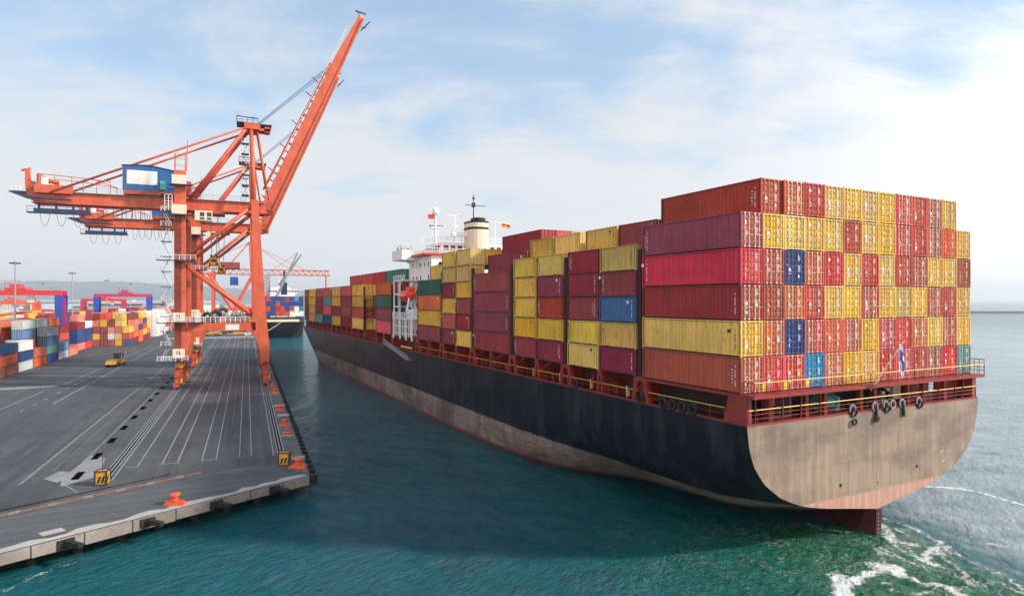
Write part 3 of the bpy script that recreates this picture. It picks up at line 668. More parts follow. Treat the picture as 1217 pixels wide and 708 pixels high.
# ------------------------------------------------------------------ main crane
def ladder_tower(mb_s, mb_p, mb_r, u, v, z0, z1, w_=1.6, step=3.0):
    z = z0; k = 0
    while z < z1 - .1:
        mb_p.cut(); mb_p.box(u - w_, u, v - .9, v + .9, z, z + .12); mb_r.cut()
        mb_r.rail([(u - w_, v - .9, z + .12), (u, v - .9, z + .12)], 1.0, .8, .035, 1)
        mb_r.rail([(u - w_, v - .9, z + .12), (u - w_, v + .9, z + .12)], 1.0, .9, .035, 1)
        if z + step <= z1:
            a = (u - .3, v, z + .1) if k % 2 else (u - w_ + .3, v, z + .1); b = (u - w_ + .3, v, z + step) if k % 2 else (u - .3, v, z + step)
            mb_s.cut(); mb_s.beam(a, b, .6, .12)
            mb_r.tube((a[0], v - .35, a[2] + 1), (b[0], v - .35, b[2] + 1), .04, 4)
        z += step; k += 1
def ship_to_shore_crane():
    r = empty('quay_crane')
    W = 14.0; UL = -17.0; G0, G1 = 39.3, 41.7; US = -2.7
    O, OD = MT['orange'], MT['orange_dk']
    # bogies and sill beams
    for u in (-17.5, 0.0):
        for v in (0.0, W):
            mb = MB()
            mb.prism([(v - 1.1, 5.0), (v + 1.1, 5.0), (v + .5, 4.0), (v + 3.0, 2.9), (v + 3.0, 2.3), (v - 3.0, 2.3), (v - 3.0, 2.9), (v - .5, 4.0)], 'x', u - .55, u + .55)
            for q in (-2.4, 2.4):
                mb.prism([(v + q - .3, 2.3), (v + q + .3, 2.3), (v + q + 1.5, 1.3), (v + q + 1.5, .8), (v + q - 1.5, .8), (v + q - 1.5, 1.3)], 'x', u - .42, u + .42)
            b = mb.build('bogie', OD, r)
            mb = MB()
            for q in (-3.5, -1.4, 1.4, 3.5): mb.cut(); mb.tube((u - .2, v + q, .45), (u + .2, v + q, .45), .42, 14)
            mb.build('wheel', MT['darksteel'], b)
            mb = MB(); mb.box(u - .62, u + .62, v - 4.6, v - 4.1, .5, 1.3); mb.cut(); mb.box(u + .5, u + 1.3, v - 1.6, v + 1.6, 1.2, 2.4); mb.build('motor_housing', OD, b)
            mb = MB(); mb.box(u + .6, u + 1.0, v - 3.4, v - 2.6, 1.2, 2.2); mb.build('warning_plate', MT['yellow'], b)
        mb = MB(); mb.box(u - .7, u + .7, .9, W - .9, 4.1, 5.6); mb.build('sill_beam', O, r)
    # legs
    for v in (0.0, W):
        mb = MB()   # landside leg: foot haunch then column
        mb.prism([(-17.9, 4.6), (-16.6, 4.6), (-14.6, 12.0), (-18.3, 12.0)], 'y', v - .8, v + .8)
        mb.box(-18.3, -16.1, v - .8, v + .8, 12.0, 47.0)
        mb.build('leg', [O], r)
        mb = MB()
        z = 13.2
        mb.box(-18.15, -16.95, v - .93, v - .803, 5.5, 38.0)
        while z < 38: mb.box(-18.3, -16.8, v - .99, v - .932, z, z + .16); z += 1.5
        mb.build('cable_duct', MT['orange_deep'], r)
        mb = MB()   # seaside leg, leaning
        mb.prism([(-.75, 4.6), (.8, 4.6), (.95, 8.5), (.35, 14.0), (-.1, 20), (-1.45, 41.5), (-3.0, 41.5), (-2.1, 18), (-3.1, 13.9), (-2.6, 12.0), (-1.3, 8.0)], 'y', v - .8, v + .8)
        mb.build('leg', [O], r)
        mb = MB(); mb.box(-15.6, -2.0, v - .8, v + .8, 12.05, 13.9)
        mb.prism([(-15.6, 12.05), (-14.6, 12.05), (-15.6, 10.2)], 'y', v - .75, v + .75)
        mb.prism([(-2.3, 12.05), (-3.6, 12.05), (-2.2, 10.6)], 'y', v - .75, v + .75)
        mb.build('portal_beam', [O], r)
        mb = MB(); mb.tube((-16.1, v, 28.2), (-2.4, v, 40.4), .42, 12); mb.build('upper_brace', O, r, smooth=True)
    mb = MB(); mb.tube((-16.4, 0, 26.6), (-1.6, 0, 14.6), .48, 12); mb.build('lower_brace', O, r, smooth=True)
    mb = MB(); mb.box(-8.2, -5.4, -.83, -.803, 12.25, 13.5); mb.build('sign_board', MT['mark'], r)
    for u in (-17.2, -2.0):
        mb = MB(); mb.box(u - .8, u + .8, .8, W - .8, 12.3, 13.7); mb.box(u - .75, u + .75, .8, W - .8, 37.4, 39.2); mb.build('cross_beam', O, r)
    # girder
    mb = MB(); c = W / 2
    mb.prism([(-46, G0 + .9), (-44.5, G0), (0.4, G0), (0.4, G1), (-46, G1)], 'y', c - 1.9, c + 1.9); mb.box(-45, 0.4, c - 2.4, c + 2.4, G0 - .16, G0 - .003)
    mb.build('girder', O, r)
    mb = MB(); mb.rail([(-45, c - 2.3, G1 + .02), (-29, c - 2.3, G1 + .02)], 1.1, 2.2, .035, 1); mb.rail([(-15, c - 2.3, G1 + .02), (-3.2, c - 2.3, G1 + .02)], 1.1, 2, .035, 1)
    mb.box(-44, 0, c - 2.5, c - 1.95, G1 - .1, G1 + .02); mb.build('girder_walkway', MT['grey'], r)
    # boom
    H = Vector((.9, c, 40.2)); T = Vector((22.6, c, 89.6)); d = (T - H).normalized(); nrm = Vector((-d.z, 0, d.x))   # nrm: to the upper left
    mb = MB(); K = H + d * 41
    mb.beam(H + nrm * .3, K + nrm * .3, 3.6, 3.0, 3.2, 2.5, up=nrm); mb.beam(K + nrm * .3, T, 3.2, 2.5, 2.2, 1.5, up=nrm)
    for s_ in (-1, 1): mb.beam(H + Vector((0, s_ * 2.1, 0)) - nrm * 1.0, T + Vector((0, s_ * 1.5, 0)) - nrm * .6, .45, .3, up=nrm)
    mb.build('boom', O, r)
    mb = MB(); mb.beam(T - d * 3.4, T + d * .6, 2.35, 1.75, 1.2, .9, up=nrm); mb.build('boom_tip', paint('boom_tip_yellow', (.80, .36, .08), .5), r)
    mb = MB(); mb.tube(T + d * .2, T + d * 1.6 + nrm * 1.6, .12, 6); mb.beam(T + d * 1.2 + nrm * 2.0, T + d * 1.9 - nrm * .6, .3, .25); mb.beam(T - nrm * 1.2 - d * 2.5, T - nrm * 2.2 + d * .6, .8, .2); mb.tube(T - nrm * 1.0 - d * 1.6, T - nrm * 2.1 - d * 1.2, .1, 6)
    mb.build('tip_platform', MT['darksteel'], r)
    mb = MB()   # walkway, folded forestay bars and brackets on the upper side of the boom
    for s_ in (-1, 1):
        mb.tube(H + d * 4 + nrm * 3.0 + Vector((0, s_ * 1.2, 0)), H + d * 37 + nrm * 2.1 + Vector((0, s_ * 1.2, 0)), .2, 7)
    for q in np.arange(5, 37, 2.0): mb.beam(H + d * q + nrm * 1.7, H + d * q + nrm * (3.1 - q * .022), 2.2, .12)
    for q in (9, 15.5, 22, 30, 34): mb.beam(H + d * q + nrm * 2.4, H + d * (q + .5) + nrm * 4.2, .22, .22)
    mb.build('forestay_bars', O, r)
    mb = MB()
    for q in np.arange(3, 50, 1.3):
        mb.tube(H + d * q + nrm * 1.6 + Vector((0, -1.6, 0)), H + d * q + nrm * 2.5 + Vector((0, -1.7, 0)), .05, 4)
    mb.tube(H + d * 3 + nrm * 2.5 + Vector((0, -1.7, 0)), H + d * 50 + nrm * 2.1 + Vector((0, -1.5, 0)), .05, 4); mb.tube(H + d * 3 + nrm * 2.05 + Vector((0, -1.7, 0)), H + d * 50 + nrm * 1.7 + Vector((0, -1.5, 0)), .04, 4)
    mb.build('boom_handrail', MT['white'], r)
    mb = MB(); q = H + d * 37; mb.beam(q + nrm * 1.4, q + d * 2.6 + nrm * 1.6, 2.8, 1.4, up=nrm); mb.build('sheave_block', O, r)
    mb = MB()
    for s_ in (-1.3, 1.3):
        mb.prism([(-1.4, 38.8), (2.3, 39.4), (2.4, 41.0), (1.2, 42.4), (-1.4, 42.0)], 'y', c + s_ - .25, c + s_ + .25)
        mb.tube((1.2, c + s_ - .5, 41.2), (1.2, c + s_ + .5, 41.2), .9, 12)
    mb.build('boom_hinge', OD, r)
    mb = MB(); mb.box(1.0, 2.6, c - 1.4, c + 1.4, 43.4, 45.4); mb.tube((.5, c - 1.5, 44.2), (.5, c + 1.5, 44.2), 1.0, 12); mb.build('hinge_machinery', MT['white'], r)
    # A-frame
    AZ = 59.2
    for s_, v in ((-1, 0), (1, W)):
        mb = MB(); mb.tube((-2.3, v, 41.3), (-2.9, c + s_ * 2.4, AZ), .5, 10, r2=.42); mb.build('mast_leg', O, r, smooth=True)
        mb = MB(); mb.tube((-15.6, c + s_ * 3.0, 41.6), (-3.6, c + s_ * 2.5, AZ), .42, 10); mb.build('back_strut', O, r, smooth=True)
        mb = MB(); mb.tube((-41.5, c + s_ * 3.0, 41.4), (-3.6, c + s_ * 2.8, AZ - .1), .24, 8); mb.build('backstay', O, r, smooth=True)
        mb = MB(); mb.tube((-1.6, c + s_ * 1.1, AZ - .4), (.9, c + s_ * 1.6, 42.4), .26, 8); mb.build('front_strut', O, r, smooth=True)
    mb = MB(); mb.box(-4.4, -1.2, c - 3.1, c + 3.1, AZ - .6, AZ + .8); mb.box(-1.2, 1.4, c - 1.6, c - 1.2, AZ - .5, AZ + .1); mb.box(-1.2, 1.4, c + 1.2, c + 1.6, AZ - .5, AZ + .1); mb.tube((.6, c - 1.6, AZ), (.6, c + 1.6, AZ), .7, 12)
    mb.build('apex_head', O, r)
    mb = MB(); mb.box(-6.0, -1.0, c - 2.5, c + 2.5, AZ + .8, AZ + 1.0); mb.rail([(-6, c - 2.4, AZ + 1), (-1.4, c - 2.4, AZ + 1)], 1.2, 1.1, .05, 1); mb.rail([(-6, c - 2.4, AZ + 1), (-6, c + 2.4, AZ + 1)], 1.2, 1.1, .05, 1); mb.beam((-6, c, AZ + 1), (-6, c, AZ + 3), .12, .12); mb.beam((-6, c, AZ + 3), (-1.5, c, AZ + 2.6), .14, .14)
    mb.box(-.9, 1.6, c - 2.0, c + 2.0, AZ + .85, AZ + 1.0); mb.build('apex_platform', MT['darksteel'], r)
    mb = MB()
    for s_, q in ((-1.2, 0), (-.5, .8), (.5, 1.9), (1.2, 2.7)): mb.cut(); mb.tube((-1.6, c + s_, AZ + .5 + q * .45), H + d * (36.4 + q * 1.2) + nrm * 1.9 + Vector((0, s_, 0)), .055, 5)
    mb.build('boom_hoist_rope', MT['rope'], r)
    # apex ladder with dark cages
    mb = MB(); mbp = MB(); mbr = MB(); ladder_tower(mb, mbp, mbr, -3.4, c - 2.5, 43, 57, 1.6, 2.4)
    mbp.build('mast_platform', MT['navy'], r); mb.build('mast_ladder', MT['grey'], r); mbr.build('mast_handrail', MT['white'], r)
    # machinery house
    hs = empty('machinery_house', parent=r)
    mb = MB(); y0, y1 = c - 3.2, c + 3.2
    mb.prism([(-28.6, 42.75), (-18.6, 42.75), (-18.6, 47.4), (-23.6, 48.3), (-28.6, 48.0)], 'y', y0, y1); mb.build('wall', MT['houseblue'], hs)
    mb = MB(); mb.prism([(-28.8, 48.01), (-23.6, 48.32), (-18.4, 47.42), (-18.4, 47.55), (-23.6, 48.46), (-28.8, 48.15)], 'y', y0 - .2, y1 + .2); mb.build('roof', MT['navy'], hs)
    mb = MB(); mb.box(-27.8, -22.0, y0 - .04, y0 - .003, 44.1, 47.1); mb.build('wall_panel', MT['mark'], hs)
    mb = MB(); mb.box(-21.4, -20.4, y0 - .8, y0 - .003, 43.1, 45.0); mb.build('cabinet', MT['teal'], hs)
    mb = MB(); mb.box(-28.5, -18.4, y0, y1, 41.9, 42.74); mb.build('base_frame', OD, hs)
    mb = MB(); mb.box(-21.2, -15.2, y0 - 1.6, y0 - .1, 42.0, 42.2); mb.rail([(-20.2, y0 - 1.5, 42.2), (-18.4, y0 - 1.5, 42.2)], 1.1, .6, .05, 1); mb.build('access_platform', MT['navy'], r)
    # leg-top boxes and platforms
    for z in (45.2, 41.0 - 2.2):
        mb = MB(); mb.box(-18.7, -15.9, -1.3, -.81, z - 1.4, z + .7); mb.build('leg_box', MT['cream'], r)
        mb = MB(); mb.box(-19.2, -14.6, -2.3, -.81, z - 1.65, z - 1.42); mb.box(-30, -18.8, -1.6, -.9, 36.2, 36.35) if 0 else None; mb.build('platform', MT['navy'], r)
    mb = MB()
    for x in (-18.2, -16.2):
        for y in (-.7, .7): mb.tube((x, y, 47), (x, y, 50.6), .07, 5)
    for z in (48, 49.4, 50.5): mb.rail([(-18.2, -.7, z), (-16.2, -.7, z)], .01, 2, .05, 0)
    mb.tube((-15.9, -.7, 47), (-15.7, -.7, 53.5), .1, 6); mb.build('leg_top_ladder', O, r)
    for z, wd in ((27.3, 7.5), (13.9, 9.0), (5.6 + 0, 6.0)):
        mb = MB(); mb.box(-21.5, -21.5 + wd, -2.4, -.95, z, z + .18); mb.build('platform', MT['navy'], r)
        mb = MB(); mb.rail([(-21.4, -2.35, z + .18), (-21.5 + wd, -2.35, z + .18)], 1.1, 1.1, .045, 2); mb.rail([(-21.4, -2.35, z + .18), (-21.4, -1, z + .18)], 1.1, 1.1, .045, 2); mb.build('handrail', MT['white'], r)
    for z in (15.1, 7.3):
        mb = MB(); mb.box(-18.5, -16.2, -1.6, -1.0, z - .9, z + 1.1); mb.build('number_panel', MT['cream'], r)
        mb = MB()
        for x in (-17.75, -17.3): mb.box(x, x + .16, -1.62, -1.603, z - .1, z + .65)
        mb.box(-17.2, -17.0, -1.62, -1.603, z - .2, z + .05); mb.build('number', MT['black'], r)
    mb = MB(); mb.box(-18.1, -16.6, -1.15, -.81, 4.3, 5.4); mb.build('warning_panel', MT['yellow'], r)
    mb = MB(); mbp = MB(); mbr = MB(); ladder_tower(mb, mbp, mbr, -18.7, -1.5, 5.7, 38.5, 2.0, 3.2)
    mbp.build('stair_landing', MT['navy'], r); mb.build('stair_flight', MT['grey'], r); mbr.build('stair_handrail', MT['white'], r)
    mb = MB(); mb.rail([(-20, -1.8, 38), (-18.6, -1.8, 38)], 3.4, .7, .06, 4); mb.build('cage_ladder', MT['white'], r)
    # portal walkway, cable reel
    mb = MB(); mb.rail([(-15.3, -.7, 13.93), (-3.2, -.7, 13.93)], 1.2, 1.0, .05, 2); mb.rail([(-15.3, .7, 13.93), (-3.2, .7, 13.93)], 1.2, 1.0, .05, 2); mb.build('portal_handrail', MT['white'], r)
    mb = MB()
    for q in (0, .5, 1.0): mb.cut(); mb.torus((-11.9, 1.2 + q, 15.15), (.3, 1, .2 + q * .3), .85, .34, 20, 6)
    mb.cut(); mb.torus((-10.3, 1.6, 15.4), (-.3, 1, .4), 1.0, .42, 20, 6); mb.cut(); mb.torus((-10.9, 1.0, 14.6), (0, .4, 1), 1.0, .4, 20, 6); mb.cut(); mb.lathe((-13.6, 1.4, 13.93), [(1.1, 0), (1.2, .8), (.6, 1.5)], 12); mb.box(-8.2, -5.0, .9, 2.6, 13.93, 15.4)
    mb.build('cable_reel', MT['darksteel'], r)
    mb = MB(); mb.box(-7.6, -4.4, 1.0, 2.4, 13.93, 15.0); mb.box(-4.2, -3.0, 1.0, 2.2, 13.93, 15.9); mb.build('drive_cabinet', OD, r)
    mb = MB(); mb.box(-14.2, -13.2, -.5, .4, 13.93, 16.2); mb.build('control_box', MT['cream'], r)
    # trolley, cabin, ropes
    mb = MB(); mb.box(-14.6, -8.6, c - 3.0, c + 3.0, 38.5, 39.1); mb.tube((-12, c - 1, 38.8), (-12, c + 1, 38.8), .6, 10); mb.build('trolley', OD, r)
    cb = empty('operator_cabin', parent=r)
    mb = MB(); mb.box(-14.3, -10.9, -1.0 + 0, 1.4, 36.3, 38.45); mb.build('cabin_wall', MT['cream'], cb)
    mb = MB()
    for x in (-13.3, -11.9):
        mb.cut(); mb.box(x, x + .9, -1.03, -1.003, 37.2, 38.1); mb.cut(); mb.box(x, x + .9, -1.03, -1.003, 36.5, 36.95)
    mb.build('cabin_window', MT['glass'], cb)
    mb = MB(); mb.box(-14.0, -11.2, -1.0, c - 3.0, 38.455, 38.7); mb.build('cabin_arm', OD, r)
    mb = MB()
    for x in (-11.6, -10.0):
        for y in (c - 1.2, c + 1.2): mb.tube((x, y, 38.5), (-10.8 + (x + 10.8) * .6, y, 29.6), .045, 4)
    mb.build('hoist_rope', MT['rope'], r)
    # rear end: platform, hanging festoon platform and loops
    mb = MB(); mb.prism([(-48.6, 41.0), (-45.6, 39.8), (-38, 39.8), (-38, 40.05), (-45, 40.4), (-48.6, 41.25)], 'y', c - 3.2, c - 2.45); mb.box(-48.4, -46.05, c - 2.4, c + 2.4, 41.1, 41.4)
    mb.build('rear_platform', MT['navy'], r)
    mb = MB(); mb.box(-44.4, -37.8, c - 3.0, c - 1.95, 41.2, 42.9); mb.box(-46.2, -44.6, c - 2, c - .6, 41.72, 43.6); mb.prism([(-46.3, 41.72), (-45.2, 41.72), (-45.6, 46.2), (-46.3, 46.2)], 'y', c - 1.6, c - .8)
    mb.beam((-47, c - 1.2, 45.8), (-45.4, c - 1.2, 46.3), .3, .4); mb.tube((-43.6, c - 2.4, 42.9), (-43.6, c - 2.4, 45.0), .5, 8); mb.tube((-42.2, c - 2.4, 43.8), (-40.2, c - 2.4, 43.4), .45, 8); mb.build('tail_machinery', MT['orange'], r)
    mb = MB(); mb.box(-43.2, -42.0, c - 2.9, c - 1.7, 42.92, 44.4); mb.rail([(-48.3, c - 2.35, 41.4), (-46.1, c - 2.35, 41.4)], 1.1, .7, .04, 2); mb.build('tail_cabinet', MT['white'], r)
    mb = MB()
    pts = [(-44, c - 2.2, 45.2), (-38, c - 2.2, 44.9), (-31, c - 2.2, 44.4)]
    mb.path(pts, .09, 5); mb.path([(-41, c - 2.2, 44.2), (-36, c - 2.2, 44.0), (-29.6, c - 2.2, 43.1)], .08, 5)
    for x, z in ((-38, 44.9), (-36, 44.0), (-33.5, 44.5), (-31, 44.3), (-29.8, 43.2), (-41, 45)): mb.tube((x, c - 2.2, 41.7), (x, c - 2.2, z), .07, 5)
    mb.path([(-44, c - 2.2, 45.2), (-41, c - 2.2, 43.8)], .09, 5); mb.path([(-33.5, c - 2.2, 44.5), (-29.6, c - 2.2, 43.1)], .08, 5); mb.build('tail_frame', MT['orange'], r)
    mb = MB(); mb.box(-45.8, -34.6, c - 2.6, c - 1.2, 37.0, 37.25); mb.box(-44.6, -34.8, c - 2.55, c - 1.3, 37.26, 38.0)
    for x in (-44, -41, -38, -35.6): mb.box(x, x + .35, c - 2.0, c - 1.6, 38.0, 39.2)
    mb.rail([(-45.7, c - 2.55, 37.25), (-34.7, c - 2.55, 37.25)], 1.1, 1.4, .04, 1); mb.build('festoon_platform', MT['navy'], r)
    mb = MB()
    def loop(x, z, w_, dp):
        mb.cut()
        P = [(x + w_ * t, c - 2.0, z - dp * (1 - (2 * t - 1) ** 2) ** .7) for t in [i / 8 for i in range(9)]]; mb.path(P, .04, 4)
    for i in range(3): loop(-43.6 + i * 2.9, 37.0, 1.7, 2.6)
    for i in range(9): loop(-33.5 + i * 1.75, 39.2, 1.35, 3.4)
    for x in (-32, -30.5, -29, -27, -25.5): mb.cut(); mb.tube((x, c - 2.0, 39.2), (x + .2, c - 2.0, 36.6), .035, 4)
    mb.build('festoon_cable', MT['darksteel'], r)
    return r
craneA = ship_to_shore_crane(); craneA.matrix_world = QM
tag(craneA, 'nearest orange ship to shore crane with raised boom and blue machinery house', 'crane', 'orange quay cranes')
craneB = copy_tree(craneA); craneB.matrix_world = QM @ Matrix.Translation((0, 45.5, 0))
tag(craneB, 'second orange ship to shore crane with raised boom directly behind the nearest one', 'crane', 'orange quay cranes')
def spreader():
    r = empty('container_spreader')
    mb = MB(); mb.box(-1.2, 1.2, -3.0, 3.0, 0, .5); mb.box(-1.25, -1.0, -3.05, 3.05, -.35, 0); mb.box(1.0, 1.25, -3.05, 3.05, -.35, 0); mb.build('frame', MT['yellow'], r)
    mb = MB(); mb.box(-.9, .9, -1.6, 1.6, .5, 1.7); mb.build('head_block', MT['yellow'], r)
    mb = MB()
    for x in (-.6, .6): mb.tube((x - .15, -1.3, 2.05), (x + .15, -1.3, 2.05), .45, 12); mb.tube((x - .15, 1.3, 2.05), (x + .15, 1.3, 2.05), .45, 12)
    mb.box(-.55, .55, -1.64, -1.602, .7, 1.3); mb.box(-.9, -.5, -3.04, -3.003, .05, .45); mb.box(.5, .9, -3.04, -3.003, .05, .45); mb.build('sheave', MT['darksteel'], r)
    return r
spA = spreader(); spA.matrix_world = QM @ Matrix.Translation((-10.8, 7, 26.9)); tag(spA, 'yellow container spreader hanging under the nearest orange crane', 'spreader', 'yellow spreaders hanging from cranes')
spB = copy_tree(spA); spB.matrix_world = QM @ Matrix.Translation((-10.8, 52.5, 26.9)); tag(spB, 'yellow container spreader hanging under the second orange crane, lower in view', 'spreader', 'yellow spreaders hanging from cranes')

# ------------------------------------------------------------------ containers
def container_body(L, H, door_detail, near):
    """origin at base centre; door end at -L/2 (y)"""
    mb = MB(); Wd = 2.44; hw = Wd / 2; hl = L / 2; ps = 0.14
    for x in (-1, 1):
        for y in (-1, 1):
            mb.box(x * hw - (ps if x > 0 else 0), x * hw + (0 if x > 0 else ps), y * hl - (ps if y > 0 else 0), y * hl + (0 if y > 0 else ps), 0.0, H)
    for x in (-1, 1):
        x0, x1 = (hw - .1, hw - .002) if x > 0 else (-hw + .002, -hw + .1)
        mb.box(x0, x1, -hl + ps, hl - ps, 0.10, .2); mb.box(x0, x1, -hl + ps, hl - ps, H - .12, H - .02)
    for y in (-1, 1):
        y0, y1 = (hl - .12, hl - .002) if y > 0 else (-hl + .002, -hl + .12)
        mb.box(-hw + ps, hw - ps, y0, y1, 0.07, .17); mb.box(-hw + ps, hw - ps, y0, y1, H - .14, H - .02)
    mb.mi = 2; mb.box(-1.0, 1.0, -hl + .12, hl - .12, -.05, .25); mb.box(-1.19, -1.0, -hl + .16, hl - .16, -.03, .05); mb.box(1.0, 1.19, -hl + .16, hl - .16, -.03, .05); mb.mi = 0
    # corrugated sides
    pitch = 0.42 if near else 0.6; n = int((L - 2 * ps) / pitch); pt = (L - 2 * ps) / n
    for x in (-1, 1):
        Ys = []; Xs = []
        for i in range(n):
            y0 = -hl + ps + i * pt
            for fy, dx in ((0, .015), (.30, .015), (.42, .075), (.86, .075), (.98, .015)): Ys.append(y0 + fy * pt); Xs.append(x * (hw - dx))
        Ys.append(hl - ps); Xs.append(x * (hw - .015))
        k = len(mb.v)
        for yy, xx in zip(Ys, Xs): mb.v += [(xx, yy, .2), (xx, yy, H - .12)]
        for i in range(len(Ys) - 1):
            q = (k + 2 * i, k + 2 * i + 2, k + 2 * i + 3, k + 2 * i + 1); mb.f.append(q if x > 0 else q[::-1]); mb.m.append(0)
    mb.mi = 2  # dark strips paint shade beside the corner posts and under the top rail
    for x in (-1, 1):
        for y in (-1, 1): mb.box(*sorted((x * (hw - .06), x * (hw - .008))), *sorted((y * (hl - ps), y * (hl - ps - .07))), .2, H - .12)
        mb.box(*sorted((x * (hw - .06), x * (hw - .006))), -hl + ps, hl - ps, H - .16, H - .12)
    mb.mi = 0
    if L < 8:
        mb.mi = 2
        for x in (-1, 1):
            for y in (-1.55, 1.55): mb.box(*sorted((x * (hw - .05), x * (hw + .03))), y - .16, y + .16, -.02, .13)
        mb.mi = 0
    # roof and front end
    mb.box(-hw + .1, hw - .1, -hl + .12, hl - .12, H - .08, H - .045)
    for i in range(6 if L < 8 else 12):
        y = -hl + .5 + i * (L - 1) / (6 if L < 8 else 12); mb.box(-hw + .16, hw - .16, y, y + .35, H - .045, H - .025)
    Xs = np.linspace(-hw + ps, hw - ps, 17); k = len(mb.v)
    for i, xx in enumerate(Xs):
        yy = hl - (.02 if (i // 2) % 2 else .07); mb.v += [(xx, yy, .17), (xx, yy, H - .14)]
    for i in range(16): mb.f.append((k + 2 * i, k + 2 * i + 1, k + 2 * i + 3, k + 2 * i + 2)); mb.m.append(0)
    if not door_detail:
        mb.box(-hw + ps, hw - ps, -hl + .04, -hl + .08, .17, H - .14)
        mb.mi = 1
        for x in (-.85, -.35, .35, .85): mb.tube((x, -hl + .02, .1), (x, -hl + .02, H - .08), .028, 4, caps=False)
        mb.mi = 0
    return mb
def door_mesh(H, side, var):
    mb = MB(); rnd = random.Random(var * 7 + (side > 0)); w0 = 1.06
    x0, x1 = (0.01, w0) if side > 0 else (-w0, -.01); y = -.0
    # panel with horizontal pressed bands
    zs = np.linspace(.2, H - .17, 6)
    mb.box(x0, x1, .05, .08, .18, H - .15)
    for a, b in zip(zs[:-1], zs[1:]):
        mb.prism([(.05, a + .07), (.05, b - .07), (.018, b - .13), (.018, a + .13)], 'x', x0 + .07, x1 - .07)
    mb.box(x0, x0 + .05, .01, .05, .18, H - .15); mb.box(x1 - .05, x1, .01, .05, .18, H - .15)
    mb.mi = 3; xe = x1 if side > 0 else x0 - .05
    mb.box(xe, xe + .05, .0, .045, .17, H - .13); mb.box(x0, x1, .0, .045, .165, .205); mb.box(x0, x1, .0, .045, H - .175, H - .13)
    mb.box(-.01 if side < 0 else .0, .0 if side < 0 else .01, -.002, .045, .18, H - .15)
    mb.mi = 1
    if side > 0:
        for r_ in range(4):
            z = H - .5 - r_ * .11; n = rnd.randint(3, 7); x = x0 + .3
            for i in range(n): mb.box(x, x + .06, .006, .016, z, z + .07); x += .085
        for r_ in range(7):
            z = H * .55 - r_ * .09; x = x0 + .32 + rnd.random() * .05; wv = rnd.uniform(.2, .5); mb.box(x, x + wv, .006, .016, z, z + .035)
    else:
        zz_ = rnd.uniform(.5, H - .7); xx_ = x0 + rnd.uniform(.12, .5); mb.box(xx_, xx_ + rnd.uniform(.15, .4), .006, .016, zz_, zz_ + rnd.uniform(.1, .35))
        for r_ in range(4): z = .9 + r_ * .13; mb.box(x0 + .25, x0 + rnd.uniform(.4, .8), .006, .016, z, z + .05)
    zz_ = rnd.uniform(.4, H - .6)
    if var % 3 == 0: mb.box(x0 + .35, x0 + .6, .0045, .0152, zz_, zz_ + .2)
    mb.mi = 2
    if var % 4 == 1: mb.box(x0 + .3, x0 + .52, .004, .0155, zz_, zz_ + .25)
    return mb
def bars_mesh(H, xc):
    mb = MB(); mb.tube((xc, -.03, .08), (xc, -.03, H - .06), .032, 6)
    for z in (.16, .75, 1.5, 2.1, H - .2): mb.box(xc - .07, xc + .07, -.045, .02, z, z + .06)
    mb.box(xc - .03, xc + .34, -.06, -.035, 1.05, 1.09); mb.box(xc - .1, xc + .1, -.05, .01, .06, .15); mb.box(xc - .1, xc + .1, -.05, .01, H - .15, H - .06)
    return mb
PAL = {
 'yellow': (0.88, 0.50, 0.05), 'pale yellow': (0.88, 0.57, 0.10), 'olive yellow': (0.72, 0.46, 0.08), 'orange': (0.72, 0.145, 0.045), 'brick red': (0.48, 0.06, 0.035),
 'red': (0.58, 0.055, 0.040), 'crimson': (0.70, 0.020, 0.050), 'maroon': (0.35, 0.028, 0.038), 'purple': (0.30, 0.024, 0.058), 'brown': (0.40, 0.10, 0.06),
 'rust red': (0.50, 0.075, 0.050), 'navy': (0.02, 0.055, 0.20), 'blue': (0.01, 0.14, 0.36), 'light blue': (0.02, 0.27, 0.55), 'teal': (0.10, 0.34, 0.30), 'green': (0.02, 0.24, 0.19), 'dark green': (0.02, 0.13, 0.10),
 'white': (0.78, 0.78, 0.76), 'grey': (0.36, 0.40, 0.44), 'slate blue': (0.10, 0.22, 0.42), 'lime green': (0.25, 0.50, 0.08), 'pale grey': (0.55, 0.58, 0.58), 'dark red': (0.26, 0.02, 0.025), 'salmon': (0.72, 0.22, 0.15)}
protos = {}
def hide_proto(o): COL.objects.unlink(o)
def proto(L, H, kind):
    key = (round(L), H, kind)
    if key in protos: return protos[key]
    if kind == 'full':
        me = container_body(L, H, True, True).build('body', [MT['cont'], MT['galv'], MT['seal_and_shade']]); hide_proto(me); protos[key] = me.data
    else:
        me = container_body(L, H, False, kind == 'side').build('shipping_container', [MT['cont'], MT['galv'], MT['seal_and_shade']]); hide_proto(me); protos[key] = me.data
    return protos[key]
doors = {}
def door_protos(H, var):
    if (H, var) not in doors:
        a = []
        for side in (-1, 1):
            d_ = door_mesh(H, side, var).build('door', [MT['cont'], MT['mark'], MT['sticker'], MT['seal_and_shade']]); hide_proto(d_)
            bs = []
            for xc in ((-.80, -.33) if side < 0 else (.33, .80)):
                b_ = bars_mesh(H, xc).build('locking_bar', MT['galv'] if var % 2 else MT['cont']); hide_proto(b_); bs.append(b_.data)
            a.append((d_.data, bs))
        doors[(H, var)] = a
    return doors[(H, var)]
cn = [0]
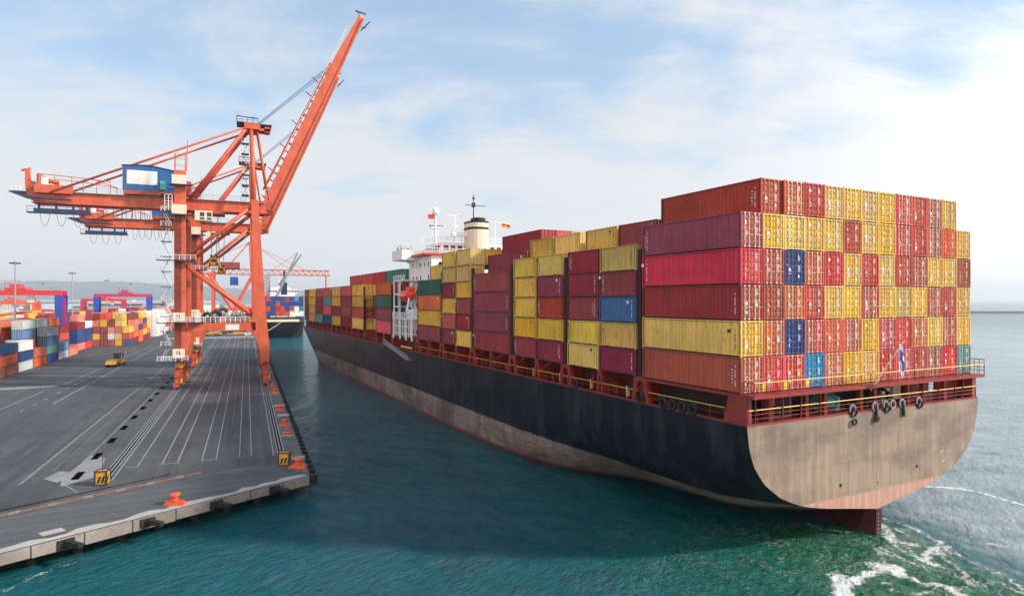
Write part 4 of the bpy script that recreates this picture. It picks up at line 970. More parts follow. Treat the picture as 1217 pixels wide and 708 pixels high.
def container(mat, L, H, col, label, group, kind='side'):
    """mat: world matrix of the base centre"""
    c = PAL[col]; cn[0] += 1
    if kind == 'full':
        r = empty('shipping_container'); r.matrix_world = mat
        o = bpy.data.objects.new('body', proto(L, H, 'full')); COL.objects.link(o); o.parent = r; o.color = c4(c)
        for dm, bs in door_protos(H, cn[0] * 7 % 12):
            d_ = bpy.data.objects.new('door', dm); COL.objects.link(d_); d_.parent = r; d_.location = (0, -L / 2 + .03, 0); dc_ = [x * .62 + y * .38 for x, y in zip(c, (.66, .17, .075))] if (c[0] > .25 and c[1] < .12) else c; d_.color = c4(dc_)  # sunlit warmth painted in: red doors mixed towards orange
            for bm_ in bs:
                b_ = bpy.data.objects.new('locking_bar', bm_); COL.objects.link(b_); b_.parent = d_; b_.color = c4([min(1, x * 1.25 + .06) for x in c])
    else:
        r = bpy.data.objects.new('shipping_container', proto(L, H, kind)); COL.objects.link(r); r.matrix_world = mat; r.color = c4(c)
    tag(r, label, 'shipping container', group)
    return r
ORD = ['', 'first', 'second', 'third', 'fourth', 'fifth', 'sixth', 'seventh', 'eighth', 'ninth', 'tenth', 'eleventh', 'twelfth', 'thirteenth', 'fourteenth', 'fifteenth']

# ------------------------------------------------------------------ the big container ship (frame: p starboard, s forward, h above water)
SM = Matrix.Translation((18.06, 49.9, 0)) @ Matrix.Rotation(math.atan2(.456, .89), 4, 'Z')
ship = empty('container_ship'); ship.matrix_world = SM
tag(ship, 'huge black hulled container ship with tan transom leaving past the quay', 'ship')
BH = 16.35; PC = 16.43
TH = [-9, 0.0, 2.27, 2.5, 2.72, 3.0, 3.35, 3.97, 4.91, 6.33, 7.81, 9.21, 11.05]
TD = [16.2, 16.0, 15.6, 15.1, 13.9, 11.6, 9.06, 6.23, 3.86, 1.9, .79, .30, .0]
TH2 = [2.27, 2.4, 2.72, 3.0, 3.35, 3.97, 4.91, 6.33, 7.81, 9.21, 11.05]
TD2 = [16.35, 15.4, 13.4, 11.5, 9.06, 6.23, 3.86, 1.9, .79, .25, .0]
def dense(xs_, ys_, n=160):
    q = np.linspace(xs_[0], xs_[-1], n); v = np.interp(q, xs_, ys_); k_ = np.array([1, 2, 3, 4, 3, 2, 1]) / 16.0
    for _ in range(2): v = np.concatenate([v[:3], np.convolve(v, k_, 'valid'), v[-3:]])
    return q, v
TH2d, TD2d = dense(TH2, TD2)
def Tf(h, tr=False):
    if tr: return float(np.interp(h, TH2d, TD2d))
    return float(np.interp(h, TH, TD))
def inset(s, h):
    drop = float(np.interp(s, [-.6, 5, 12, 19.4, 22.8, 27, 33.7, 43, 60, 75], [0, 1.9, 2.5, 2.85, 3.35, 4.3, 6.2, 8.4, 11.2, 20]))
    d = Tf(h + drop)
    hh = max(0, min(1, h / 11.05)); s0 = 176 + 36 * hh; s1 = 231 + 12 * hh
    k = max(0, min(1, (s - s0) / (s1 - s0))); d2 = 16.35 * k ** (1.9 + .3 * hh)
    return min(16.3499, max(d, d2))
HT = 11.08
def build_hull():
    S = [-.6, 1, 3, 5, 7, 9, 12, 15, 18, 21, 24, 27, 30, 34, 38, 43, 50, 60, 80, 110, 140, 165, 176, 184, 190, 196, 202, 208, 213, 218, 222, 226, 229, 232, 235, 238, 240, 241.5, 243]
    Hs = [-3, -1.5, 0, .5, 1, 1.5, 2.0, 2.3, 2.45, 2.6, 2.8, 3, 3.25, 3.5, 3.75, 4.0, 4.3, 4.6, 5, 5.4, 5.8, 6.3, 6.8, 7.3, 7.8, 8.3, 8.8, 9.4, 10.2, HT]
    mb = MB(); idx = {}
    for side in (0, 1):
        for i, s_ in enumerate(S):
            for j, h in enumerate(Hs):
                if i == 0:
                    h2 = max(h, 2.27 + .001 * j); d = Tf(h2, True) if h > 2.27 else 16.35; hh = h2
                    sx = -.6
                else: d = inset(s_, h); hh = h; sx = s_
                p = PC - 16.35 + d if side == 0 else PC + 16.35 - d
                idx[(side, i, j)] = len(mb.v); mb.v.append((p, sx, hh))
    nS, nH = len(S), len(Hs)
    for side in (0, 1):
        for i in range(nS - 1):
            for j in range(nH - 1):
                q = (idx[(side, i, j)], idx[(side, i, j + 1)], idx[(side, i + 1, j + 1)], idx[(side, i + 1, j)])
                mb.f.append(q if side == 0 else q[::-1]); mb.m.append(0)
    # transom, deck
    for j in range(7, nH - 1):
        mb.f.append((idx[(0, 0, j)], idx[(1, 0, j)], idx[(1, 0, j + 1)], idx[(0, 0, j + 1)])); mb.m.append(1)
    for i in range(nS - 1):
        mb.f.append((idx[(0, i, nH - 1)], idx[(1, i, nH - 1)], idx[(1, i + 1, nH - 1)], idx[(0, i + 1, nH - 1)])); mb.m.append(2)
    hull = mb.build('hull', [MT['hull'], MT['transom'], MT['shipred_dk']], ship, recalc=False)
    # smooth only the plating between neighbouring stations
    me = hull.data; sm = [(me.polygons[k].material_index == 0) for k in range(len(me.polygons))]; me.polygons.foreach_set('use_smooth', sm)
    try:
        import bmesh
        bm = bmesh.new(); bm.from_mesh(me)
        for e in bm.edges:
            if len(e.link_faces) == 2 and e.link_faces[0].material_index != e.link_faces[1].material_index: e.smooth = False
        bm.to_mesh(me); bm.free()
    except Exception as ex: print(ex)
    return hull
hull = build_hull()
# discharge holes, weld ribs, draft marks on transom
mb = MB()
for hx, hz in ((11.3, 5.05), (22.3, 5.4), (16.4, 4.6)):
    mb.cut()
    r_ = .17 if hx != 16.4 else .08
    mb.tube((hx, -.62, hz), (hx, -.5, hz), r_, 12)
mb.build('discharge_port', MT['void'], ship)
mb = MB()
mb.torus((26.5, -.61, 5.9), (0, 1, 0), .5, .025, 20, 4)
for k in range(12): mb.box(16.4, 16.46, -.615, -.601, 2.8 + k * .28, 2.88 + k * .28)
mb.build('draft_mark', MT['cream'], ship)
# rudder
mb = MB()
mb.prism([(-.55, -4), (-.75, 2.3), (6.0, 2.6), (8.0, .2), (8.4, -4)], 'x', 16.0, 16.8)
ru = mb.build('rudder', paint('rudder_red', (0.075, 0.012, 0.014), 0.4, var=0.3, scale=1, rust=.3, streak=.3), ship)
mb = MB()
for k in range(7): mb.box(16.2, 16.32, -.78, -.755, -.2 + k * .34, -.08 + k * .34)
mb.build('draft_mark', MT['grey'], ru)
mb = MB(); mb.prism([(1.2, .9), (1.0, 2.4), (3.2, 2.4), (3.0, 0.4)], 'x', 17.3, 17.9); mb.build('skeg', MT['shipred_dk'], ship)

BASE = 13.6
RD, RK, RV = MT['shipred'], MT['shipred_dk'], MT['void']
# sheer strake (thin red edge), hatch coaming, base platform
mb = MB(); mb.box(.1, .35, -.55, 215, HT + .003, HT + .16); mb.box(32.5, 32.75, -.55, 215, HT + .003, HT + .16); mb.box(.35, 32.5, -.55, -.35, HT + .003, HT + .16); mb.build('deck_edge', RD, ship)
mb = MB(); mb.box(2.6, 30.2, 12.6, 214, HT + .004, 13.2); mb.build('hatch_coaming', RK, ship)
mb = MB(); mb.box(2.6, 30.2, 12.6, 214, 13.204, BASE - .03)
mb.build('hatch_cover', RD, ship)
# mooring deck under the after stack
mb = MB(); mb.box(.15, 32.7, -1.25, 12.5, 13.3, BASE - .03); mb.build('stern_platform', RD, ship)
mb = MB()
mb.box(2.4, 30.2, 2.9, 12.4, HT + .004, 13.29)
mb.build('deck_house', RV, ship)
mb = MB()
for x in (.25, 3.6, 8.0, 10.4, 15.3, 17.3, 22.4, 25.0, 28.4, 32.0): mb.cut(); mb.box(x, x + .42, .3, .75, HT + .004, 13.29)
mb.build('deck_pillar', RD, ship)
mb = MB(); mb.box(3.6, 7.0, .9, 1.1, HT + .005, 13.28); mb.cut(); mb.box(28.0, 32.0, .9, 1.1, HT + .005, 13.28); mb.cut(); mb.box(24.5, 27.4, 1.2, 1.4, HT + .005, 13.28); mb.build('deck_bulkhead', RD, ship)
mb = MB(); mb.box(4.0, 4.9, .84, .893, 12.2, 13.1); mb.build('fire_locker', MT['red'], ship)
mb = MB(); mb.box(5.0, 6.6, .8, .89, HT + .2, 13.0); mb.build('deck_doorway', RV, ship)
mb = MB(); mb.box(20.4, 21.4, 1.4, 2.2, HT + .01, 12.6); mb.cut(); mb.box(19.6, 20.0, 1.0, 1.6, HT + .01, 12.4); mb.cut(); mb.box(22.9, 24.1, 2.0, 2.4, 11.3, 13.0); mb.build('deck_machinery', MT['cream'], ship)
# mooring winches
for x in (11.2, 18.6):
    mb = MB(); mb.tube((x, 1.5, 11.9), (x + 1.6, 1.5, 11.9), .55, 14); mb.tube((x - .08, 1.5, 11.9), (x, 1.5, 11.9), .8, 14); mb.tube((x + 1.6, 1.5, 11.9), (x + 1.68, 1.5, 11.9), .8, 14); mb.box(x + 1.8, x + 2.4, 1.1, 1.9, HT + .005, 12.3); mb.build('mooring_winch', MT['teal'] if x < 12 else MT['darksteel'], ship)
# big corner post (port quarter) and pedestals along the sides
mb = MB(); mb.prism([(-.45, HT + .17), (1.9, HT + .17), (1.35, 13.29), (-.45, 13.29)], 'x', .12, .75); mb.build('corner_post', RD, ship)
mb = MB(); mb.prism([(-.45, HT + .17), (1.9, HT + .17), (1.35, 13.29), (-.45, 13.29)], 'x', 32.0, 32.7); mb.build('corner_post', RD, ship)
gaps = [12.65, 19.45, 26.3, 33.1, 39.95, 46.7, 53.4, 60.0, 66.6, 73.2, 79.7]
gaps2 = [96.6, 103, 109.8, 121.0, 127.5, 134.4, 141, 147.9, 154.5, 161.4, 168, 174.9, 181, 188.4, 195, 201.8, 208]
for gi, g_ in enumerate(gaps + gaps2):
    wide = gi < 11 and gi % 2 == 0; hw_ = .95 if wide else .5
    for side in (0, 1):
        if side and g_ > 30: continue
        x0, x1 = (.14, .62) if side == 0 else (32.2, 32.68)
        z0, z1 = HT + .17, BASE - .01
        mb = MB()
        # arch-shaped pedestal with an opening
        O_ = [(g_ - hw_ - .35, z0), (g_ - hw_ + .05, z0), (g_ - hw_ + .4, z0 + .9), (g_ - hw_ + .45, z1 - .75), (g_ - .18, z1 - .42), (g_ + .18, z1 - .42), (g_ + hw_ - .45, z1 - .75), (g_ + hw_ - .4, z0 + .9), (g_ + hw_ - .05, z0), (g_ + hw_ + .35, z0), (g_ + hw_, z1), (g_ - hw_, z1)]
        if wide: mb.prism(O_, 'x', x0, x1)
        else: mb.prism([(g_ - .55, z0), (g_ - .3, z0), (g_ - .12, z1 - .6), (g_ + .12, z1 - .6), (g_ + .3, z0), (g_ + .55, z0), (g_ + .4, z1), (g_ - .4, z1)], 'x', x0, x1)
        mb.box(x1 if side == 0 else 30.2, 2.6 if side == 0 else x0, g_ - .15, g_ + .15, HT + .01, z1 - .15)
        mb.build('container_pedestal', RD, ship)
# details on the passageway: lockers, small lights, ladders
mb = MB(); random.seed(21)
for s_ in np.arange(14, 210, 4.3):
    if 80 < s_ < 96: continue
    mb.cut(); mb.box(1.6, 2.55, s_, s_ + random.uniform(.3, 1.1), HT + .01, HT + random.uniform(.6, 1.9))
mb.build('deck_locker', RD, ship)
mb = MB()
for s_ in np.arange(15.5, 80, 6.6): mb.cut(); mb.box(.95, 1.15, s_, s_ + .26, HT + .2, HT + .8)
mb.build('hydrant_box', MT['railyellow'], ship)
mb = MB()
for s_ in np.arange(16.5, 80, 6.6): mb.cut(); mb.tube((1.5, s_, HT), (1.5, s_, HT + 1.1), .09, 6)
mb.build('vent_pipe', MT['cream'], ship)
# side rails: red stanchions with a yellow top rail
mb = MB(); mb.rail([(.2, 1.9, HT + .16), (.2, 80.5, HT + .16)], 1.0, 1.6, .03, 1, top_mi=1); mb.rail([(.2, 97, HT + .16), (.2, 205, HT + .16)], 1.0, 2.2, .04, 1, top_mi=0)
mb.build('side_railing', [RD, MT['railyellow']], ship)
mb = MB(); mb.rail([(.2, -.45, HT + .16), (32.6, -.45, HT + .16)], 1.05, 1.25, .035, 2, top_mi=1); mb.rail([(32.6, -.45, HT + .16), (32.6, 30, HT + .16)], 1.05, 1.6, .035, 2, top_mi=1)
mb.build('stern_railing', [RD, MT['railyellow']], ship)
mb = MB(); mb.rail([(.2, -1.2, BASE - .03), (32.7, -1.2, BASE - .03)], 1.0, 1.3, .03, 1, top_mi=1); mb.rail([(.2, -1.2, BASE - .03), (.2, -.1, BASE - .03)], 1.0, .6, .035, 2); mb.rail([(32.65, -1.2, BASE - .03), (32.65, .6, BASE - .03)], 1.5, .5, .035, 3)
mb.build('platform_railing', [RD, MT['railyellow']], ship)
mb = MB()
for x in (.3, 1.1, 4.2, 6.4, 8.8, 23.4, 26.0, 28.8, 30.2): mb.cut(); mb.tube((x, -.5, HT), (x, -.55, 13.3), .045, 5)
mb.build('stern_stanchion', RD, ship)
mb = MB()
for x in (1.2, 3.6, 6.2): mb.cut(); mb.box(x, x + .35, -1.15, -1.0, 13.9, 14.5)
mb.build('life_ring_box', MT['railyellow'], ship)
mb = MB()   # white lashing rods on the stern stack bottoms
for k in range(13):
    x = .2 + k * 2.5
    for dx in (.35, 1.8): mb.cut(); mb.tube((x + dx, -.14, 13.65), (x + dx + (.35 if dx < 1 else -.35), -.14, 14.6), .03, 4)
mb.build('lashing_rod', MT['cream'], ship)
mb = MB()
for x in (12.9, 16.0, 17.6, 18.6, 20.0, 22.6): mb.cut(); mb.torus((x, -.62, 11.5), (0, 1, 0), .36, .08, 16, 6)
mb.build('stern_fairlead', MT['grey'], ship)
mb = MB()
for x in (12.9, 17.6, 22.6): mb.cut(); mb.torus((x + .06, -.72, 11.15), (0, 1, .3), .34, .08, 14, 6)
for x in (16.0, 20.0): mb.cut(); mb.tube((x, -.7, 11.4), (x + .1, -.75, 10.3), .13, 6)
for x in (16.0, 12.9): mb.cut(); mb.torus((x, -.8, 10.4), (0, 1, 0), .25, .09, 10, 5)
for s_ in (5.4, 6.7, 8.0, 9.2): mb.cut(); mb.torus((.05, s_, 11.6), (1, 0, 0), .42, .16, 14, 6)
mb.cut(); mb.torus((.1, 12.6, 11.75), (1, 0, 0), .55, .12, 16, 6); mb.cut(); mb.torus((.1, 24.0, 11.6), (1, 0, 0), .42, .15, 14, 6)
mb.build('rubber_chafe_ring', MT['black'], ship)
# ensign
mb = MB(); mb.tube((15.4, -.6, 13.0), (16.1, -3.2, 17.6), .06, 6, r2=.04); mb.build('flagstaff', MT['white'], ship)
def flag(name, pts_top, cols, hgt, mat, label, wav=.15, n=10):
    mb = MB(); a = Vector(pts_top[0]); b = Vector(pts_top[1]); m_ = len(cols)
    for j in range(m_):
        for i in range(n):
            mb.mi = j; q = []
            for (t, u_) in ((i / n, j / m_), ((i + 1) / n, j / m_), ((i + 1) / n, (j + 1) / m_), (i / n, (j + 1) / m_)):
                p = a.lerp(b, t) + Vector((math.sin(t * 7 + u_ * 2) * wav, math.cos(t * 9) * wav, -hgt * u_)); q.append(p)
            mb.quad(*q)
    o = mb.build(name, cols, recalc=False); o.matrix_world = mat; so_ = o.modifiers.new('thick', 'SOLIDIFY'); so_.thickness = .02
    return tag(o, label, 'flag')
fblue = paint('flag_blue', (.02, .10, .45), .8); fred = paint('flag_red', (.70, .02, .02), .8); fwhite = paint('flag_white', (.75, .75, .78), .8); fyel = paint('flag_yellow', (.85, .5, .03), .8)
flag('ensign_flag', ((16.0, -2.9, 17.3), (16.9, -2.5, 16.1)), [fwhite, fblue, fblue, fwhite], 1.9, SM, 'small limp white and blue flag on the leaning staff at the ship stern', .12)

# accommodation block
ac = empty('superstructure', parent=ship)
mb = MB(); mb.box(3.5, 29.4, 81, 95, HT + .01, 29.9); mb.build('wall', MT['shipwhite'], ac)
mb = MB(); mb.box(-.2, 33.1, 88.4, 95.2, 29.9, 30.2); mb.prism([(-.2, 30.2), (-.2, 31.4), (33.1, 31.4), (33.1, 30.2)], 'y', 88.4, 88.6); mb.prism([(-.2, 30.2), (-.2, 31.4), (33.1, 31.4), (33.1, 30.2)], 'y', 95.0, 95.2)
mb.box(-.2, 0, 88.6, 95.0, 30.2, 31.4); mb.box(32.9, 33.1, 88.6, 95, 30.2, 31.4)
mb.prism([(3.5, 28.9), (3.5, 29.9), (1.0, 29.9)], 'y', 94.2, 94.8); mb.box(-.2, 3.5, 88.4, 95.2, 29.3, 29.897); mb.build('bridge_wing', MT['shipwhite'], ac)
mb = MB(); mb.box(7.0, 26, 85, 94.6, 30.2, 32.9); mb.box(9.5, 24, 87, 93.5, 32.9, 33.1); mb.build('wheelhouse', MT['shipwhite'], ac)
mb = MB()
for x in np.arange(7.6, 25.4, 1.5): mb.cut(); mb.box(x, x + 1.0, 84.96, 84.997, 31.4, 32.3)
for y in np.arange(85.8, 94, 1.6): mb.cut(); mb.box(6.96, 6.997, y, y + 1.0, 31.4, 32.3)
mb.build('wheelhouse_window', MT['glass'], ac)
mb = MB()
for z in (14, 16.8, 19.6, 22.4, 25.2, 27.8):
    for y in np.arange(82.4, 94, 2.4): mb.cut(); mb.box(3.46, 3.497, y, y + .6, z, z + .8)
    for x in np.arange(5, 29, 2.6): mb.cut(); mb.box(x, x + .6, 80.96, 80.997, z, z + .8)
mb.build('porthole_window', MT['glass'], ac)
mb = MB(); mb.box(1.8, 12, 80.2, 88.38, 29.94, 30.25); mb.box(5.5, 14, 79.8, 80.96, 28.2, 28.7); mb.build('bridge_deck_edge', MT['red'], ac)
mb = MB(); mb.beam((3.2, 90, 29.8), (3.2, 80.6, 22.5), .8, .3); mb.beam((3.0, 80.8, 22.4), (3.0, 88, 16), .8, .3); mb.build('outside_stair', MT['shipwhite'], ac)
mb = MB()
mb.rail([(0, 95.1, 31.4), (0, 88.5, 31.4), (3, 88.5, 31.4)], .9, 1.2, .04, 1); mb.rail([(7, 85, 33.1), (26, 85, 33.1)], 1.0, 1.5, .05, 2); mb.rail([(7, 85, 33.1), (7, 94.5, 33.1)], 1.0, 1.5, .05, 2); mb.rail([(2, 80.3, 30.25), (12, 80.3, 30.25)], 1, 1.4, .05, 2); mb.build('bridge_railing', MT['shipwhite'], ac)
mb = MB()
for x in (.6, 1.6, 2.9): mb.cut(); mb.box(x, x + .3, 94.3, 94.7, 31.4, 32.2); mb.tube((x, 92, 31.4), (x, 92, 32.6), .06, 5)
mb.build('wing_console', MT['darksteel'], ac)
mb = MB(); mb.tube((8.0, 91, 33), (8.0, 91, 39.4), .36, 10, r2=.26); mb.box(6.9, 9.3, 90.6, 91.4, 36.4, 36.7); mb.tube((9.2, 91, 33), (8.3, 91, 37), .08, 5); mb.tube((6.8, 91, 33), (7.7, 91, 37), .08, 5)
mb.build('radar_mast', MT['shipwhite'], ac)
mb = MB(); mb.lathe((8.0, 91, 39.2), [(.4, 0), (.7, .3), (.8, .8), (.65, 1.3), (.3, 1.6), (.02, 1.68)], 14); mb.build('radar_dome', MT['shipwhite'], ac, smooth=True)
mb = MB(); mb.box(6.6, 9.6, 90.8, 91.0, 36.72, 36.95); mb.build('radar_scanner', MT['darksteel'], ac)
mb = MB()
for x, y, z in ((11, 88, 36), (13, 91, 35.4), (5.4, 92, 38.4), (10.2, 86, 35.2), (12.2, 86.5, 36.6)): mb.cut(); mb.tube((x, y, 33), (x, y, z), .05, 5)
mb.build('whip_antenna', MT['shipwhite'], ac)
# funnel
fu = empty('funnel', parent=ship)
def obl(z0, z1, a, b, cx_, cy_, mb, n=20):
    k = len(mb.v)
    for z in (z0, z1):
        for i in range(n):
            t = 2 * math.pi * i / n; mb.v.append((cx_ + a * (abs(math.cos(t)) ** .7) * math.copysign(1, math.cos(t)), cy_ + b * (abs(math.sin(t)) ** .7) * math.copysign(1, math.sin(t)), z))
    for i in range(n): j = (i + 1) % n; mb.f.append((k + i, k + j, k + n + j, k + n + i)); mb.m.append(0)
    mb.f.append(tuple(k + i for i in reversed(range(n)))); mb.m.append(0); mb.f.append(tuple(k + n + i for i in range(n))); mb.m.append(0)
    return mb
FX, FY = 14.2, 83.6
obl(30.2, 36.85, 2.15, 2.9, FX, FY, MB()).build('casing', MT['cream'], fu)
obl(36.852, 37.2, 2.2, 2.95, FX, FY, MB()).build('top_rim', MT['black'], fu); obl(35.5, 35.95, 2.2, 2.95, FX, FY, MB()).build('black_band', MT['black'], fu)
obl(37.2, 38.0, 1.3, 1.8, FX + .4, FY, MB()).build('exhaust_stack', MT['black'], fu)
mb = MB(); mb.tube((FX - 1.3, FY - 1.6, 37.7), (FX - 1.3, FY - 1.6, 42.6), .14, 6, r2=.08); mb.box(FX - 3.0, FX + 1.4, FY - 1.7, FY - 1.5, 40.3, 40.42); mb.box(FX - 1.6, FX - 1.0, FY - 1.9, FY - 1.3, 40.0, 40.9); mb.box(FX - 1.5, FX - 1.1, FY - 1.8, FY - 1.4, 41.6, 42.0); mb.build('signal_mast', MT['darksteel'], fu)
mb = MB(); mb.box(FX - 5.4, FX - 2.1, FY - .4, FY + .4, 34.2, 34.9); mb.tube((FX - 4.8, FY, 34.9), (FX - 4.8, FY, 38.2), .14, 6); mb.box(FX - 6.6, FX - 3.2, FY - .15, FY + .15, 38.2, 38.4); mb.box(FX - 5.6, FX - 4.0, FY - .15, FY + .15, 36, 36.2); mb.build('radar_arm', MT['shipwhite'], fu)
mb = MB(); mb.tube((18.2, 83, 30), (18.2, 83, 37.6), .14, 6); mb.tube((17.4, 83, 37.4), (21.6, 83, 37.2), .06, 5); mb.build('flag_post', MT['shipwhite'], fu)
flag('signal_flag', ((19.8, 83, 37.2), (21.4, 82.6, 36.9)), [fred, fyel], .8, SM, 'red and yellow signal flag flying beside the ship funnel', .1)
flag('red_flag', ((6.1, 90.4, 39.2), (7.6, 90.8, 39.3)), [fred], 1.0, SM, 'plain red flag flying by the white radar mast of the ship', .08)
# lifeboat station
ls = empty('lifeboat_platform', parent=ship)
mb = MB(); mb.box(.1, 3.4, 83, 96, 17.2, 17.4); mb.rail([(.15, 83, 17.4), (.15, 96, 17.4)], 1.1, 1.2, .07, 2)
for s_ in (83.2, 87, 91, 95.6):
    mb.box(.12, .4, s_, s_ + .35, 13.0, 17.2)
for z in (14.2, 15.6): mb.box(.12, .3, 83, 96, z, z + .15)
for s_ in np.arange(84, 95.6, 1.3): mb.box(.13, .27, s_, s_ + .18, 13.6, 17.2)
for s_ in (95.3, 91.2): mb.box(.15, .4, s_, s_ + .3, 17.4, 25.2)
for z in (19.6, 22.2, 25.0): mb.box(.16, .36, 91.2, 95.6, z, z + .25); mb.box(.15, 3.3, 95.3, 95.6, z, z + .2)
for z in (19, 21, 23): mb.box(.18, .3, 92.2, 92.35, 17.4, 25)
mb.rail([(.2, 88, 25.2), (.2, 95.5, 25.2)], 1.0, 1.2, .06, 2); mb.box(.15, 3.4, 87.5, 95.6, 25.0, 25.2)
mb.build('frame', MT['shipwhite'], ls)
mb = MB(); mb.beam((1.2, 86.2, 24.6), (-.2, 85.2, 18.6), .25, .3); mb.cut(); mb.beam((1.2, 92.2, 25.6), (.2, 91.6, 24.0), .25, .3); mb.build('davit', MT['shipwhite'], ls)
mb = MB(); mb.box(.8, 2.8, 84.4, 88, 17.42, 19.2); mb.tube((1.5, 90, 17.9), (2.9, 90, 17.9), .5, 10); mb.build('winch', MT['shipwhite'], ls)
mb = MB(); mb.box(.7, 1.8, 88.4, 89.6, 17.42, 19.6); mb.build('liferaft', MT['houseblue'], ls)
lb = empty('lifeboat'); lb.matrix_world = SM @ Matrix.Translation((1.0, 88.6, 20.6))
tag(lb, 'enclosed orange red lifeboat hanging on the white port side davits of the ship', 'lifeboat')
mb = MB(); k = 0; n = 9; prof = []
L_ = 7.6; rings = []
for i in range(n):
    t = i / (n - 1); y = (t - .5) * L_; f = max(.12, math.sin(math.pi * (t * .86 + .07)) ** .55)
    ring = []
    for a in np.linspace(0, 2 * math.pi, 14, endpoint=False):
        x = 1.35 * f * math.cos(a); z = (1.25 if math.sin(a) > 0 else 1.35) * f * math.sin(a) * (1.0 if math.sin(a) < 0 else .95)
        ring.append((x, y, 1.4 + z + .25 * (2 * t - 1) ** 2))
    rings.append(ring)
for rg in rings: mb.v += rg
for i in range(n - 1):
    for j in range(14): q = (j + 1) % 14; mb.f.append((i * 14 + j, i * 14 + q, (i + 1) * 14 + q, (i + 1) * 14 + j)); mb.m.append(0)
mb.f.append(tuple(range(14))); mb.m.append(0); mb.f.append(tuple((n - 1) * 14 + j for j in reversed(range(14)))); mb.m.append(0)
mb.build('hull', MT['lifeboat'], lb, smooth=True)
mb = MB(); mb.prism([(-3.2, 2.3), (-1.4, 2.3), (-1.6, 3.2), (-3.0, 3.2)], 'x', -.7, .7); mb.build('steering_cupola', MT['lifeboat'], lb)
mb = MB(); mb.box(-1.36, -1.28, -2.6, 2.4, 1.35, 1.5); mb.build('grab_line', MT['white'], lb)
# accommodation ladder stowed on the side
al = empty('accommodation_ladder', parent=ship)
mb = MB(); mb.beam((-.45, 100, 11.7), (-.45, 82.5, 9.3), .9, .12); mb.build('steps', MT['grey'], al)
mb = MB(); mb.rail([(-.85, 100, 11.7), (-.85, 82.5, 9.3)], .9, 1.0, .05, 1); mb.build('handrail', MT['grey'], al)
mb = MB(); mb.box(-1.0, 0.1, 80.6, 82.6, 9.2, 9.35); mb.box(-.9, .1, 99.8, 101.4, 11.6, 11.75); mb.build('landing', MT['darksteel'], al)
mb = MB(); mb.box(.05, .25, 83, 90, HT + .4, HT + .7); mb.build('yellow_beam', MT['railyellow'], ship)

# --- containers on the ship
code_me = {}
def code_mesh(L, dark, v):
    k_ = (L, dark, v)
    if k_ not in code_me:
        mb = MB(); rn = random.Random(v); y0 = -L / 2 + .55 if v % 3 else L / 2 - .75; x = -1.228
        for q in range(10):
            if q == 3 or q == 8: continue
            mb.box(x - .006, x, y0, y0 + .1, .55 + q * .17, .66 + q * .17)
        if v % 2:
            for q in range(5): mb.box(x - .006, x, y0 + .28, y0 + .28 + rn.uniform(.08, .2), .8 + q * .26, .88 + q * .26)
        if v % 4 == 0: mb.box(x - .005, x, y0 + .5, y0 + .85, 1.9, 2.2)
        o = mb.build('code_marking', MT['darksteel'] if dark else MT['mark']); hide_proto(o); code_me[k_] = o.data
    return code_me[k_]
G_ST = 'containers stacked on the big ship'
def put(p, s, tier_h, tiers_below, L, col, label, kind='side'):
    r = container(SM @ Matrix.Translation((p + 1.22 + random.uniform(-.02, .02), s + L / 2 + random.uniform(-.03, .03), BASE + tier_h * tiers_below)), L, tier_h - .012, col, label, G_ST, kind)
    if s < 80 and p < 3 and (p < 1 or tiers_below > 3):
        o = bpy.data.objects.new('code_marking', code_mesh(L, 'yellow' in col, cn[0] % 5)); COL.objects.link(o); o.parent = r
Y_, PY, OY, O_, B_, R_, C_, Mn, P_, BR, RR, NV, LB, TL = 'yellow', 'pale yellow', 'olive yellow', 'orange', 'brick red', 'red', 'crimson', 'maroon', 'purple', 'brown', 'rust red', 'navy', 'light blue', 'teal'
stern = [  # bottom tier first, columns from port (left)
 [O_, C_, C_, LB, O_, Y_, Y_, R_, C_, B_, BR, C_, TL],
 [Y_, O_, NV, C_, O_, R_, Y_, C_, C_, O_, PY, R_, Y_],
 [O_, BR, O_, R_, Y_, Y_, R_, Y_, OY, Y_, R_, R_, Y_],
 [O_, B_, NV, O_, C_, Y_, R_, PY, R_, B_, Y_, Y_, BR],
 [R_, Y_, PY, Y_, Y_, B_, Y_, Y_, C_, R_, R_, O_, Y_],
 [None, O_, O_, R_, Y_, Y_, Y_, Y_, C_, R_, R_, OY, None]]
port_first = [RR, Y_, Mn, C_, P_]        # side colours of the port column of the stern block
random.seed(4)
for t_, row in enumerate(stern):
    for c_, col in enumerate(row):
        if not col: continue
        if c_ == 0: col = port_first[t_]
        if c_ == 1 and t_ == 5: col = 'brick red'
        put(.06 + c_ * 2.505, 0 if not (c_ == 1 and t_ == 5) else .25, 2.9, t_, 12.19, col, '%s container at the ship stern, %s tier up, %s column from the left' % (col, ORD[t_ + 1], ORD[c_ + 1]), 'full')
def stack(p, s, L, th, cols, name, t0=0):
    for i, col in enumerate(cols):
        if col: put(p, s, th, i + t0, L, col, '%s container %s, %s tier up' % (col, name, ORD[i + t0 + 1]))
P0 = .06; c2 = P0 + 2.505; c3 = P0 + 5.01
H6, HC = 2.59, 2.87
aft = [(13.25, 6.06, H6, [P_, Y_, 'blue', Mn, OY], [Mn], 'first'), (19.6, 6.06, H6, [Y_, PY, Mn, Mn, Mn], [Y_], 'second'), (26.85, 6.06, H6, [P_, Y_, R_, P_, PY], [Y_], 'third'), (33.2, 6.06, H6, [Mn, Y_, Y_, Y_, PY], [OY], 'fourth')]
